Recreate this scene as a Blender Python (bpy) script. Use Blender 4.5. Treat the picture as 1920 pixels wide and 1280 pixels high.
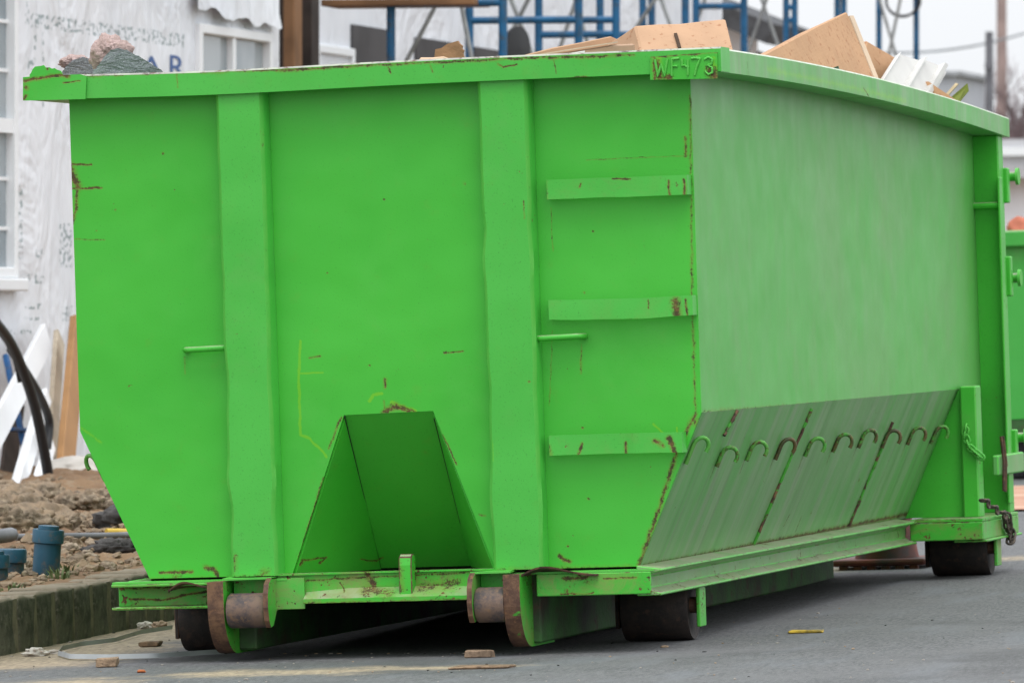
import bpy, bmesh, math, random
from mathutils import Vector, Matrix, noise as mnoise
R = math.radians
random.seed(7)
scn = bpy.context.scene
for o in list(bpy.data.objects): bpy.data.objects.remove(o)
C = scn.collection

# ---------------------------------------------------------------- camera
F = 14000.0                                     # focal length in photo pixels (1920 wide)
CAM = Vector((6.361, -24.808, 1.113)); YAW, PITCH, ROLL = -0.234, -0.002, -0.033
_f = Vector((math.sin(YAW)*math.cos(PITCH), math.cos(YAW)*math.cos(PITCH), math.sin(PITCH)))
_r = Vector((math.cos(YAW), -math.sin(YAW), 0)); _u = _r.cross(_f)
RT = _r*math.cos(ROLL) + _u*math.sin(ROLL); UP = -_r*math.sin(ROLL) + _u*math.cos(ROLL); FW = _f
cd = bpy.data.cameras.new('camera'); cam = bpy.data.objects.new('camera', cd); C.objects.link(cam)
cam.matrix_world = Matrix(((RT.x, UP.x, -FW.x, CAM.x), (RT.y, UP.y, -FW.y, CAM.y), (RT.z, UP.z, -FW.z, CAM.z), (0, 0, 0, 1)))
cd.sensor_width = 36; cd.lens = F/1920*36; cd.clip_end = 3000; cd.clip_start = .5
cd.dof.use_dof = True; cd.dof.focus_distance = 25.9; cd.dof.aperture_fstop = 10.5
scn.camera = cam

# ---------------------------------------------------------------- light: overcast
SUN_EL, SUN_AZ = R(66), R(152)                  # azimuth from +Y, clockwise
w = bpy.data.worlds.new('World'); scn.world = w; w.use_nodes = True
nt = w.node_tree; bg = nt.nodes['Background']
sky = nt.nodes.new('ShaderNodeTexSky'); sky.sky_type = 'NISHITA'; sky.sun_disc = False
sky.sun_elevation = SUN_EL; sky.sun_rotation = SUN_AZ; sky.air_density = 1.0; sky.dust_density = 4.0; sky.ozone_density = 1.0
hs = nt.nodes.new('ShaderNodeHueSaturation'); hs.inputs['Saturation'].default_value = 0.16
mx = nt.nodes.new('ShaderNodeMix'); mx.data_type = 'RGBA'; mx.inputs['Factor'].default_value = 0.72   # cloud deck over the clear sky
nt.links.new(sky.outputs[0], hs.inputs['Color']); nt.links.new(hs.outputs[0], mx.inputs[6]); 
tcw = nt.nodes.new('ShaderNodeTexCoord'); spw = nt.nodes.new('ShaderNodeSeparateXYZ'); nt.links.new(tcw.outputs['Generated'], spw.inputs[0])
mr = nt.nodes.new('ShaderNodeMapRange'); nt.links.new(spw.outputs[2], mr.inputs[0]); mr.inputs[3].default_value = .41; mr.inputs[4].default_value = 1.0   # CIE overcast sky: zenith three times the horizon
vm = nt.nodes.new('ShaderNodeVectorMath'); vm.operation = 'SCALE'; vm.inputs[0].default_value = (21.8, 22.4, 23.2); nt.links.new(mr.outputs[0], vm.inputs['Scale']); nt.links.new(vm.outputs[0], mx.inputs[7])
nt.links.new(mx.outputs[2], bg.inputs[0]); bg.inputs[1].default_value = 0.13
sl = bpy.data.lights.new('sun', 'SUN'); sun = bpy.data.objects.new('sun', sl); C.objects.link(sun)
sl.energy = 1.1; sl.angle = R(28); sl.color = (1.0, .97, .92)
sd = Vector((math.sin(SUN_AZ)*math.cos(SUN_EL), math.cos(SUN_AZ)*math.cos(SUN_EL), math.sin(SUN_EL)))
sun.rotation_euler = (-sd).to_track_quat('-Z', 'Y').to_euler()
vs = scn.view_settings; vs.view_transform = 'Standard'; vs.look = 'None'; vs.exposure = 0; vs.gamma = 1

# ---------------------------------------------------------------- measuring helpers (a photo point and one known coordinate give a place)
def ray(px, py): return RT*((px-960)/F) - UP*((py-640)/F) + FW
def atX(px, py, x): d = ray(px, py); return CAM + d*((x-CAM.x)/d.x)
def atY(px, py, y): d = ray(px, py); return CAM + d*((y-CAM.y)/d.y)
def atZ(px, py, z): d = ray(px, py); return CAM + d*((z-CAM.z)/d.z)
# the road falls to the left; the houses stand plumb, i.e. turned by 1.9 degrees against the road
P0 = Vector((-1.8, 4.0, .2))
B3 = Matrix.Rotation(0.033, 3, FW); B3T = B3.transposed()
LEVEL = Matrix.Translation(P0) @ B3.to_4x4() @ Matrix.Translation(-P0)
CL = P0 + B3T @ (CAM-P0)
def lX(px, py, x): d = B3T @ ray(px, py); return CL + d*((x-CL.x)/d.x)
def lY(px, py, y): d = B3T @ ray(px, py); return CL + d*((y-CL.y)/d.y)
def sm(x, a, b): t = min(1, max(0, (x-a)/(b-a))); return t*t*(3-2*t)
def gz(y): return .009*(min(12, max(0, y))-.7)          # height of the road
def on_road(px, py):
    y = 2.0
    for _ in range(30): p = atZ(px, py, gz(y)); y = p.y
    return p
CA, CBp = on_road(0, 1230), on_road(335, 1160)
CSL = (CBp.x-CA.x)/(CBp.y-CA.y)
def curbx(y): return CA.x + CSL*(y-CA.y)
def fb(x, y, z=0, s=1, o=3): return mnoise.fractal(Vector((x*s, y*s, z*s)), 1.0, 2.0, o)
def yard_h(x, y, rough=True):
    u = curbx(y)-x
    h = gz(y) + .195 + .10*sm(u, .35, 2.2)
    if rough and u > .1:
        k = sm(u, .15, .6)
        h += k*(.04*fb(x, y, 3, 1.1) + .03*fb(x, y, 9, 4.5, 4) + .022*fb(x, y, 2, 13, 4) + .05*sm(u, .8, 1.5)*max(0, fb(x, y, 21, 6, 4)))
    return h
def on_yard(px, py):
    d = ray(px, py); t = 24.0
    while t < 60:
        p = CAM + d*t
        if p.z < yard_h(p.x, p.y, False): return p
        t += .01
    return p

# ---------------------------------------------------------------- object helpers
def tag(o, label=None, cat=None, group=None, kind=None):
    if label: o['label'] = label
    if cat: o['category'] = cat
    if group: o['group'] = group
    if kind: o['kind'] = kind
    return o
def link(name, me, mats, parent=None):
    o = bpy.data.objects.new(name, me); C.objects.link(o)
    if mats is not None and not me.materials:
        for m in (mats if isinstance(mats, (list, tuple)) else [mats]): me.materials.append(m)
    if parent: o.parent = parent
    return o
def empty(name, loc=(0, 0, 0), label=None, cat=None, group=None, mw=None):
    o = bpy.data.objects.new(name, None); C.objects.link(o); o.empty_display_size = .1
    if mw is not None: o.matrix_world = mw
    else: o.location = loc
    return tag(o, label, cat, group)
class MB:
    """collects shapes into one mesh"""
    def __init__(s): s.bm = bmesh.new()
    def poly(s, pts): return s.bm.faces.new([s.bm.verts.new(p) for p in pts])
    def hexa(s, p):                                  # 8 corners: bottom ring 0-3, top ring 4-7
        v = [s.bm.verts.new(q) for q in p]
        for f in ((3, 2, 1, 0), (4, 5, 6, 7), (0, 1, 5, 4), (1, 2, 6, 5), (2, 3, 7, 6), (3, 0, 4, 7)): s.bm.faces.new([v[i] for i in f])
        return s
    def box(s, x0, x1, y0, y1, z0, z1):
        return s.hexa([(x0, y0, z0), (x1, y0, z0), (x1, y1, z0), (x0, y1, z0), (x0, y0, z1), (x1, y0, z1), (x1, y1, z1), (x0, y1, z1)])
    def para(s, A, u, v, w_):                        # corner A and three edge vectors
        A, u, v, w_ = map(Vector, (A, u, v, w_)); 
        if u.cross(v).dot(w_) < 0: u, v = v, u
        return s.hexa([A, A+u, A+u+v, A+v, A+w_, A+u+w_, A+u+v+w_, A+v+w_])
    def prism(s, pts, d):                            # planar polygon swept along d
        d = Vector(d); a = [s.bm.verts.new(p) for p in pts]; b = [s.bm.verts.new(Vector(p)+d) for p in pts]
        n = len(pts); s.bm.faces.new(a); s.bm.faces.new(b[::-1])
        for i in range(n): s.bm.faces.new((a[(i+1) % n], a[i], b[i], b[(i+1) % n]))
        return s
    def tube(s, path, r, n=8, cap=True, close=False):
        path = [Vector(p) for p in path]; m = len(path); rings = []
        rr = r if isinstance(r, (list, tuple)) else [r]*m
        up = None
        for i, p in enumerate(path):
            if close: t = path[(i+1) % m]-path[i-1]
            else: t = path[min(i+1, m-1)]-path[max(i-1, 0)]
            t.normalize()
            if up is None: up = t.orthogonal().normalized()
            up = (up-t*up.dot(t)).normalized(); sd_ = t.cross(up)
            rings.append([s.bm.verts.new(p+(up*math.cos(2*math.pi*k/n)+sd_*math.sin(2*math.pi*k/n))*rr[i]) for k in range(n)])
        for i in range(m if close else m-1):
            a, b = rings[i], rings[(i+1) % m]
            for k in range(n): s.bm.faces.new((a[k], a[(k+1) % n], b[(k+1) % n], b[k]))
        if cap and not close: s.bm.faces.new(rings[0][::-1]); s.bm.faces.new(rings[-1])
        return s
    def lathe(s, prof, c, axis, n=32):               # prof: (radius, along)
        c = Vector(c); ax = Vector(axis).normalized(); a = ax.orthogonal().normalized(); b = ax.cross(a); rings = []
        for r, h in prof: rings.append([s.bm.verts.new(c+ax*h+(a*math.cos(2*math.pi*k/n)+b*math.sin(2*math.pi*k/n))*max(r, 1e-4)) for k in range(n)])
        for i in range(len(rings)-1):
            p, q = rings[i], rings[i+1]
            for k in range(n): s.bm.faces.new((p[k], p[(k+1) % n], q[(k+1) % n], q[k]))
        s.bm.faces.new(rings[0][::-1]); s.bm.faces.new(rings[-1]); return s
    def bevel(s, r, seg=1, ang=25, mi=None):
        bmesh.ops.recalc_face_normals(s.bm, faces=s.bm.faces[:])
        es = [e for e in s.bm.edges if len(e.link_faces) == 2 and e.calc_face_angle(0) > R(ang)]
        res = bmesh.ops.bevel(s.bm, geom=es, offset=r, segments=seg, affect='EDGES', profile=.5, clamp_overlap=True)
        if mi is not None:
            for f in res['faces']: f.material_index = mi
        return s
    def jit(s, f):
        for v in s.bm.verts: v.co += Vector(f(v.co))
        return s
    def sub(s, cuts, maxlen=0):
        es = [e for e in s.bm.edges if e.calc_length() > maxlen]
        bmesh.ops.subdivide_edges(s.bm, edges=es, cuts=cuts, use_grid_fill=True); return s
    def build(s, name, mats, parent=None, smooth=None):
        bmesh.ops.recalc_face_normals(s.bm, faces=s.bm.faces[:])
        me = bpy.data.meshes.new(name); s.bm.to_mesh(me); s.bm.free()
        if smooth is not None:
            if smooth >= 180: me.shade_smooth()
            else:
                me.shade_smooth(); me.set_sharp_from_angle(angle=R(smooth))
        return link(name, me, mats, parent)

# ---------------------------------------------------------------- material helpers
class NT:
    def __init__(s, name):
        s.m = bpy.data.materials.new(name); s.m.use_nodes = True; s.t = s.m.node_tree; s.b = s.t.nodes['Principled BSDF']
        s.tc = s.t.nodes.new('ShaderNodeTexCoord'); s.P = s.tc.outputs['Object']
    def n(s, typ, ins=None, **props):
        nd = s.t.nodes.new('ShaderNode'+typ)
        for k, v in props.items(): setattr(nd, k, v)
        for k, v in (ins or {}).items():
            if hasattr(v, 'is_linked'): s.t.links.new(v, nd.inputs[k])
            else: nd.inputs[k].default_value = v
        return nd
    def math(s, op, a, b=0.0, c=None, clamp=False):
        i = {0: a, 1: b}
        if c is not None: i[2] = c
        return s.n('Math', i, operation=op, use_clamp=clamp).outputs[0]
    def noise(s, scale, detail=3, rough=.55, vec=None, dist=0):
        return s.n('TexNoise', {'Vector': vec or s.P, 'Scale': scale, 'Detail': detail, 'Roughness': rough, 'Distortion': dist}).outputs[0]
    def ss(s, x, a, b, lo=0.0, hi=1.0):
        return s.n('MapRange', {0: x, 1: a, 2: b, 3: lo, 4: hi}, interpolation_type='SMOOTHSTEP').outputs[0]
    def mix(s, f, a, b):
        nd = s.n('Mix', {}, data_type='RGBA')
        for k, v in ((0, f), (6, a), (7, b)):
            if hasattr(v, 'is_linked'): s.t.links.new(v, nd.inputs[k])
            else: nd.inputs[k].default_value = v if k == 0 else (*v, 1)
        return nd.outputs[2]
    def scale(s, v): return s.n('VectorMath', {0: s.P, 1: v}, operation='MULTIPLY').outputs[0]
    def set(s, **k):
        for a, v in k.items():
            a = a.replace('_', ' ')
            if hasattr(v, 'is_linked'): s.t.links.new(v, s.b.inputs[a])
            else: s.b.inputs[a].default_value = (*v, 1) if isinstance(v, tuple) else v
        return s
    def bump(s, h, strength=.3, dist=.01):
        b = s.n('Bump', {'Height': h, 'Strength': strength, 'Distance': dist}); s.t.links.new(b.outputs[0], s.b.inputs['Normal']); return s
# distance to a capsule-shaped mark, as a node group
sg = bpy.data.node_groups.new('mark', 'ShaderNodeTree')
for nm, ty, io in (('P', 'NodeSocketVector', 'INPUT'), ('A', 'NodeSocketVector', 'INPUT'), ('B', 'NodeSocketVector', 'INPUT'), ('W', 'NodeSocketFloat', 'INPUT'), ('S', 'NodeSocketFloat', 'INPUT'), ('Prev', 'NodeSocketFloat', 'INPUT'), ('M', 'NodeSocketFloat', 'OUTPUT')):
    sg.interface.new_socket(nm, in_out=io, socket_type=ty)
def _g():
    L = sg.links.new; gi = sg.nodes.new('NodeGroupInput'); go = sg.nodes.new('NodeGroupOutput')
    def vm(op, a, b=None):
        n = sg.nodes.new('ShaderNodeVectorMath'); n.operation = op; L(a, n.inputs[0])
        if b is not None: L(b, n.inputs[1])
        return n
    def mt(op, a, b, cl=False):
        n = sg.nodes.new('ShaderNodeMath'); n.operation = op; n.use_clamp = cl
        for i, v in enumerate((a, b)):
            if hasattr(v, 'is_linked'): L(v, n.inputs[i])
            else: n.inputs[i].default_value = v
        return n.outputs[0]
    pa = vm('SUBTRACT', gi.outputs['P'], gi.outputs['A']).outputs[0]; ba = vm('SUBTRACT', gi.outputs['B'], gi.outputs['A']).outputs[0]
    h = mt('DIVIDE', vm('DOT_PRODUCT', pa, ba).outputs['Value'], vm('DOT_PRODUCT', ba, ba).outputs['Value'], True)
    sc = sg.nodes.new('ShaderNodeVectorMath'); sc.operation = 'SCALE'; L(ba, sc.inputs[0]); L(h, sc.inputs['Scale'])
    d = vm('LENGTH', vm('SUBTRACT', pa, sc.outputs[0]).outputs[0]).outputs['Value']
    m = mt('SUBTRACT', 1.0, mt('DIVIDE', d, gi.outputs['W']), True)
    L(mt('MAXIMUM', mt('MULTIPLY', m, gi.outputs['S']), gi.outputs['Prev']), go.inputs['M'])
_g()
def marks(t, P, lst):
    prev = None
    for A, Bq, wd, st in lst:
        n = t.t.nodes.new('ShaderNodeGroup'); n.node_tree = sg; t.t.links.new(P, n.inputs['P'])
        Bq = Vector(Bq)+Vector((1e-4, 1e-4, 1e-4))
        n.inputs['A'].default_value = A; n.inputs['B'].default_value = Bq; n.inputs['W'].default_value = wd; n.inputs['S'].default_value = st
        if prev is None: n.inputs['Prev'].default_value = 0
        else: t.t.links.new(prev, n.inputs['Prev'])
        prev = n.outputs[0]
    return prev
def simple(name, col, rough=.6, var=.15, sc=6.0, bump=0, bsc=40, metal=0, spec=.4, col2=None, dirt=None):
    t = NT(name); n = t.noise(sc, 4)
    c2 = col2 or tuple(x*(1-var*2) for x in col)
    c = t.mix(t.ss(n, .35, .7), col, c2)
    if dirt: c = t.mix(t.ss(t.noise(sc*2.3, 5, .7), .5, .72), c, dirt)
    t.set(Base_Color=c, Roughness=rough, Metallic=metal); t.b.inputs['Specular IOR Level'].default_value = spec
    if bump: t.bump(t.noise(bsc, 4), bump, .01)
    return t.m

GREEN, GREEN2 = (.052, .450, .033), (.042, .412, .028)
RUST, RUST2, LIME, PALE = (.115, .040, .018), (.045, .018, .012), (.16, .48, .008), (.30, .40, .24)
def paint(name, rust=(), lime=(), proj=(1, 1, 1), generic=.62, dust=.35, streak=0.0, rough=.40, base=GREEN, base2=GREEN2, wob=.007, grime=0.0):
    t = NT(name)
    c = t.mix(t.ss(t.noise(1.3, 3), .35, .65), base, base2)
    c = t.mix(t.math('MULTIPLY', t.ss(t.noise(2.7, 5, .6, dist=.4), .52, .75), .35), c, (.085, .47, .06))
    # fine specks in the sprayed paint
    sp = t.ss(t.noise(190, 1), .66, .74); c = t.mix(t.math('MULTIPLY', sp, .45), c, (.02, .16, .015))
    # dirt lying on upward faces and in soft clouds
    nz = t.n('SeparateXYZ', {0: t.n('NewGeometry').outputs['Normal']}).outputs[2]
    du = t.math('MULTIPLY', t.ss(nz, .45, .95), t.ss(t.noise(7, 5, .65), .25, .6)); c = t.mix(t.math('MULTIPLY', du, .8), c, (.36, .33, .26))
    if dust: c = t.mix(t.math('MULTIPLY', t.ss(t.noise(3.1, 6, .7), .52, .8), dust), c, (.17, .30, .11))
    if grime:      # caked road dirt and rust bloom
        c = t.mix(t.math('MULTIPLY', t.ss(t.noise(6, 6, .75, dist=.6), .42, .70), grime), c, (.22, .25, .07)); c = t.mix(t.math('MULTIPLY', t.ss(t.noise(11, 6, .75, dist=.8), .54, .72), grime), c, (.20, .125, .07))
    if streak:
        sn = t.noise(1, 5, .65, t.scale((0, 7, .5))); c = t.mix(t.math('MULTIPLY', t.ss(sn, .40, .72), streak), c, (.27, .36, .22))
        sn2 = t.noise(1, 4, .6, t.scale((0, 17, .6))); c = t.mix(t.math('MULTIPLY', t.ss(sn2, .50, .75), streak*.6), c, (.09, .13, .06))
    # marks
    P = t.P
    wv = t.n('TexNoise', {'Vector': t.P, 'Scale': 22.0, 'Detail': 3.0}).outputs[1]
    P = t.n('VectorMath', {0: t.n('VectorMath', {0: wv, 1: (.5, .5, .5)}, operation='SUBTRACT').outputs[0], 1: (wob*2, wob*2, wob*2), 2: P}, operation='MULTIPLY_ADD').outputs[0]
    P = t.n('VectorMath', {0: P, 1: proj}, operation='MULTIPLY').outputs[0]
    fl = lambda l: [(tuple(a*b for a, b in zip(A, proj)), tuple(a*b for a, b in zip(Bq, proj)), wd, st) for A, Bq, wd, st in l]
    nf = t.math('ADD', t.math('MULTIPLY', t.noise(38, 6, .75), .55), t.math('MULTIPLY', t.noise(170, 4, .7), .45))
    if lime:
        m = marks(t, P, fl(lime)); c = t.mix(t.math('MULTIPLY', t.ss(t.math('ADD', m, t.math('MULTIPLY', t.math('SUBTRACT', nf, .5), 1.2)), .25, .6), .7), c, LIME)
    r = t.ss(t.math('ADD', t.math('MULTIPLY', t.noise(9, 6, .7), .6), t.math('MULTIPLY', t.noise(70, 3, .6), .4)), generic, generic+.025)
    if rust:
        m = marks(t, P, fl(rust))
        halo = t.ss(t.math('ADD', m, t.math('MULTIPLY', t.math('SUBTRACT', t.noise(14, 5, .7), .5), 1.3)), .05, .75); c = t.mix(t.math('MULTIPLY', halo, .55), c, (.15, .26, .02))
        r = t.math('MAXIMUM', r, t.math('MULTIPLY', t.ss(t.math('ADD', m, t.math('MULTIPLY', t.math('SUBTRACT', nf, .5), 3.2)), .42, .80), .92))
    rc = t.mix(t.ss(t.noise(38, 4, .7), .4, .62), (.15, .062, .024), RUST2)
    c = t.mix(r, c, rc)
    t.set(Base_Color=c, Roughness=t.math('ADD', t.math('MULTIPLY', r, .35), t.math('ADD', t.math('MULTIPLY', t.noise(5, 5, .6), .25), rough-.12)))
    t.b.inputs['Specular IOR Level'].default_value = .42
    h = t.math('ADD', t.math('MULTIPLY', t.noise(2.2, 2, .5), 1.0), t.math('ADD', t.math('MULTIPLY', t.noise(160, 2), .012), t.math('MULTIPLY', r, -.05)))
    t.bump(h, .5, .035)
    return t.m
def edge_paint(name, amount=.5, c1=(.072, .44, .05), c2=(.09, .45, .055)):
    t = NT(name); n = t.math('ADD', t.math('MULTIPLY', t.noise(7, 6, .7), .6), t.math('MULTIPLY', t.noise(60, 3, .6), .4))
    r = t.math('MULTIPLY', t.ss(n, amount, amount+.10), .85)
    c = t.mix(t.ss(t.noise(12, 3), .4, .6), c1, c2)
    c = t.mix(r, c, t.mix(t.ss(t.noise(40, 4), .4, .6), RUST, RUST2))
    t.set(Base_Color=c, Roughness=.55); return t.m
def rust_mat(name, g=.0, c1=(.13, .065, .035), c2=(.05, .026, .018), c3=(.22, .11, .05)):
    t = NT(name); c = t.mix(t.ss(t.noise(16, 6, .7), .38, .62), c1, c2); c = t.mix(t.ss(t.noise(33, 4, .6), .55, .72), c, c3)
    if g: c = t.mix(t.ss(t.noise(13, 4, .6, dist=.5), 1-g, 1-g+.06), c, (.06, .34, .03))
    t.set(Base_Color=c, Roughness=.72); t.bump(t.noise(70, 5, .7), .35, .006); return t.m

# ---------------------------------------------------------------- ground, road, kerb
def asphalt():
    t = NT('asphalt')
    g_n = t.math('ADD', t.math('MULTIPLY', t.noise(1, 3, .7, t.scale((95, 16, 60))), .6), t.math('MULTIPLY', t.noise(210, 2, .6), .4)); c = t.mix(t.ss(g_n, .36, .64), (.050, .051, .053), (.150, .151, .156))
    c = t.mix(t.ss(t.noise(110, 1), .70, .76), c, (.28, .27, .25))
    c = t.mix(t.math('MULTIPLY', t.ss(t.noise(1.3, 5, .6), .42, .66), .55), c, (.125, .125, .128))
    c = t.mix(t.math('MULTIPLY', t.ss(t.noise(1.0, 4, .6, t.scale((4, .7, 1))), .5, .68), .5), c, (.14, .15, .165))
    c = t.mix(t.math('MULTIPLY', t.ss(t.noise(.55, 4, .6), .52, .66), .5), c, (.045, .045, .047))
    sand = [on_road(0, 1246), on_road(160, 1214), on_road(330, 1172), on_road(420, 1262), on_road(650, 1256), on_road(880, 1250), on_road(1500, 1072), on_road(1900, 1045), on_road(1700, 1055), on_road(-60, 1290), on_road(120, 1280)]
    F2 = lambda p: (p.x, p.y, 0)
    l = [(F2(sand[0]), F2(sand[1]), .75, 1.25), (F2(sand[1]), F2(sand[2]), .62, 1.2), ((curbx(2)+.05, 2, 0), (curbx(14)+.05, 14, 0), .55, 1), (F2(sand[3]), F2(sand[4]), .6, .95), (F2(sand[4]), F2(sand[5]), .42, .8), (F2(sand[6]), F2(sand[8]), .6, .8), (F2(sand[8]), F2(sand[7]), .55, .9), (F2(sand[9]), F2(sand[10]), .7, .9)]
    P = t.n('VectorMath', {0: t.P, 1: (1, 1, 0)}, operation='MULTIPLY').outputs[0]
    m = marks(t, P, l)
    s = t.ss(t.math('ADD', m, t.math('ADD', t.math('MULTIPLY', t.math('SUBTRACT', t.noise(3.2, 6, .65), .5), 1.3), t.math('MULTIPLY', t.math('SUBTRACT', t.noise(60, 4, .7), .5), .5))), .36, .95)
    sc = t.mix(t.ss(t.noise(1, 4, .7, t.scale((60, 14, 60))), .36, .64), (.40, .32, .22), (.23, .185, .13))
    c = t.mix(s, c, sc)
    t.set(Base_Color=c, Roughness=.82); t.bump(t.math('ADD', t.noise(170, 3, .7), t.math('MULTIPLY', t.noise(30, 3), .6)), .5, .006); return t.m
def dirt_mat():
    t = NT('dirt')
    c = t.mix(t.ss(t.noise(1.8, 6, .65), .35, .66), (.30, .195, .115), (.215, .135, .082))
    c = t.mix(t.ss(t.noise(13, 5, .7), .52, .7), c, (.36, .285, .20)); c = t.mix(t.ss(t.noise(45, 4, .7), .58, .72), c, (.12, .08, .05))
    t.set(Base_Color=c, Roughness=.95); t.b.inputs['Specular IOR Level'].default_value = .15
    t.bump(t.math('ADD', t.noise(28, 6, .75), t.math('MULTIPLY', t.noise(110, 3, .7), .4)), .8, .03); return t.m
M_ASPH, M_DIRT = asphalt(), dirt_mat()
M_GRASSY = simple('worn_ground', (.16, .13, .085), .95, .2, 1.2, .4, 10, col2=(.10, .095, .055))
def sheet(name, xs, ys, hf, mat):
    vs_, fs = [], []
    for y in ys:
        for x in xs(y) if callable(xs) else xs: vs_.append((x, y, hf(x, y)))
    nx = len(xs(ys[0])) if callable(xs) else len(xs)
    for j in range(len(ys)-1):
        for i in range(nx-1): a = j*nx+i; fs.append((a, a+1, a+nx+1, a+nx))
    me = bpy.data.meshes.new(name); me.from_pydata(vs_, [], fs); me.shade_smooth()
    return tag(link(name, me, mat), kind='structure')
ar = lambda a, b, n: [a+(b-a)*i/(n-1) for i in range(n)]
sheet('ground', [-900, -40, 40, 900], [-200, -40, 60, 1500], lambda x, y: -.16 if y < 50 else -.05, M_GRASSY)
sheet('road', lambda y: [curbx(max(-6, min(y, 20)))-.02]+ar(curbx(max(-6, min(y, 20)))+.8, 16, 8), [-40, -20, -6, -3, 0, 1, 2, 3, 4, 5, 6, 7, 8, 9, 10, 11, 12, 20, 40, 90], lambda x, y: gz(y), M_ASPH)
sheet('dirt_yard', lambda y: [curbx(y)-.12-u for u in ar(0, 4.4, 74)]+[curbx(y)-6.5, curbx(y)-12, curbx(y)-40], ar(-3, 17, 230), lambda x, y: yard_h(x, y), M_DIRT)
sheet('rear_yard', lambda y: [curbx(y)-.12, curbx(y)-2, curbx(y)-6, curbx(y)-40], ar(17, 60, 12), lambda x, y: yard_h(x, y, False), M_DIRT)
M_PATH = simple('red_clay', (.40, .20, .135), .9, .12, 2.5, .4, 30, col2=(.50, .34, .24))
sheet('clay_path', ar(curbx(13)+.02, 9, 10), ar(12.2, 17.2, 6), lambda x, y: gz(y)+.012, M_PATH)

def kerb_mat():
    t = NT('mossy_concrete'); z = t.n('SeparateXYZ', {0: t.P}).outputs[2]
    c = t.mix(t.ss(t.noise(11, 6, .7), .36, .6), (.058, .063, .042), (.15, .145, .105)); c = t.mix(t.ss(t.noise(26, 5, .7), .54, .70), c, (.22, .205, .16))
    nz = t.n('SeparateXYZ', {0: t.n('NewGeometry').outputs['Normal']}).outputs[2]
    c = t.mix(t.math('MULTIPLY', t.ss(nz, .1, .6), t.ss(t.noise(9, 5, .7), .15, .45)), c, (.27, .225, .165))
    t.set(Base_Color=c, Roughness=.92); t.bump(t.noise(45, 6, .75), .9, .015); return t.m
M_KERB = kerb_mat(); M_MORT = simple('kerb_mortar', (.27, .235, .18), .95, .2, 20, .6, 60)
kb = MB()
for i in range(60):
    y0, y1 = -3+i*.35, -3+(i+1)*.35
    kb.hexa([(curbx(y0)-.19, y0, gz(y0)-.1), (curbx(y0)-.010, y0, gz(y0)-.1), (curbx(y1)-.010, y1, gz(y1)-.1), (curbx(y1)-.19, y1, gz(y1)-.1), (curbx(y0)-.19, y0, gz(y0)+.193), (curbx(y0)-.010, y0, gz(y0)+.193), (curbx(y1)-.010, y1, gz(y1)+.193), (curbx(y1)-.19, y1, gz(y1)+.193)])
kerb = tag(kb.build('kerb', M_MORT), kind='structure')
blk = []
for v in range(5):
    b = MB().box(-.10, .095, -.098, .098, -.08, .2).bevel(.016, 3).sub(2, .05)
    b.jit(lambda co: (.008*fb(co.x+v*9, co.y, co.z, 9), .004*fb(co.x, co.y+v*5, co.z, 9), .008*fb(co.x, co.y, co.z+v*3, 8)))
    bmesh.ops.recalc_face_normals(b.bm, faces=b.bm.faces[:]); me = bpy.data.meshes.new('kerb_block'); b.bm.to_mesh(me); b.bm.free(); me.shade_smooth(); me.materials.append(M_KERB); blk.append(me)
for i in range(72):
    y = -3+i*.250
    o = link('kerb_block', blk[i % 5], None, kerb); o.location = (curbx(y)-.095+random.uniform(-.006, .006), y, gz(y)+random.uniform(-.004, .006)); o.rotation_euler = (random.uniform(-.01, .01), random.uniform(-.02, .02), -math.atan(CSL)+random.uniform(-.015, .015))

# ---------------------------------------------------------------- the near dumpster
W1, ZK, ZB, W2, ZT = 1.10, .80, .284, .867, 1.955
YS, YR = 5.02, 5.60                                # rear of the lower side, rear of the body
q0 = lambda px, py: atY(px, py, 0.0)
def ml(pts, wd, st=1.0, f=q0): wd *= 1.25; return [(tuple(f(*pts[i])), tuple(f(*pts[i+1])), wd, st) for i in range(len(pts)-1)]
def mp(px, py, wd, st=1.0, f=q0): return [(tuple(f(px, py)), tuple(f(px+1, py)), wd, st)]
fr = []
fr += ml([(130, 312), (138, 335), (146, 350)], .024, .9) + ml([(128, 309), (172, 309)], .006, .9) + ml([(130, 354), (190, 353)], .006, .95) + ml([(146, 356), (142, 395), (134, 424)], .011, .8)
fr += ml([(126, 260), (133, 400), (137, 560), (146, 818)], .011, .62) + ml([(147, 822), (196, 925), (240, 1030), (276, 1092)], .013, .78) + ml([(138, 448), (196, 450)], .005, .6)
fr += ml([(1304, 776), (1270, 845), (1230, 970), (1195, 1066)], .013, .8) + ml([(1294, 180), (1298, 560), (1304, 770)], .009, .62) + mp(1303, 790, .035, .7)
fr += ml([(280, 1090), (400, 1089), (545, 1086)], .022, .72) + ml([(1030, 1069), (1192, 1066)], .020, .72) + ml([(300, 1074), (360, 1071)], .010, .95) + ml([(385, 1063), (402, 1066), (408, 1078)], .014, .9) + mp(330, 1082, .05, .6)
fr += ml([(722, 771), (742, 762), (768, 772)], .020, .85) + ml([(740, 757), (779, 772)], .006, .8) + ml([(722, 712), (722, 726)], .010, .8) + ml([(720, 752), (720, 766)], .006, .7) + ml([(616, 840), (640, 782)], .007, .7) + ml([(548, 1083), (606, 895)], .005, .7)
fr += ml([(833, 662), (868, 658)], .005, .8) + mp(835, 662, .012, .8) + mp(692, 685, .008, .8) + ml([(580, 671), (600, 667)], .006, .7) + ml([(820, 800), (836, 830), (856, 870)], .006, .75) + ml([(900, 965), (910, 966)], .007, .7)
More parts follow.
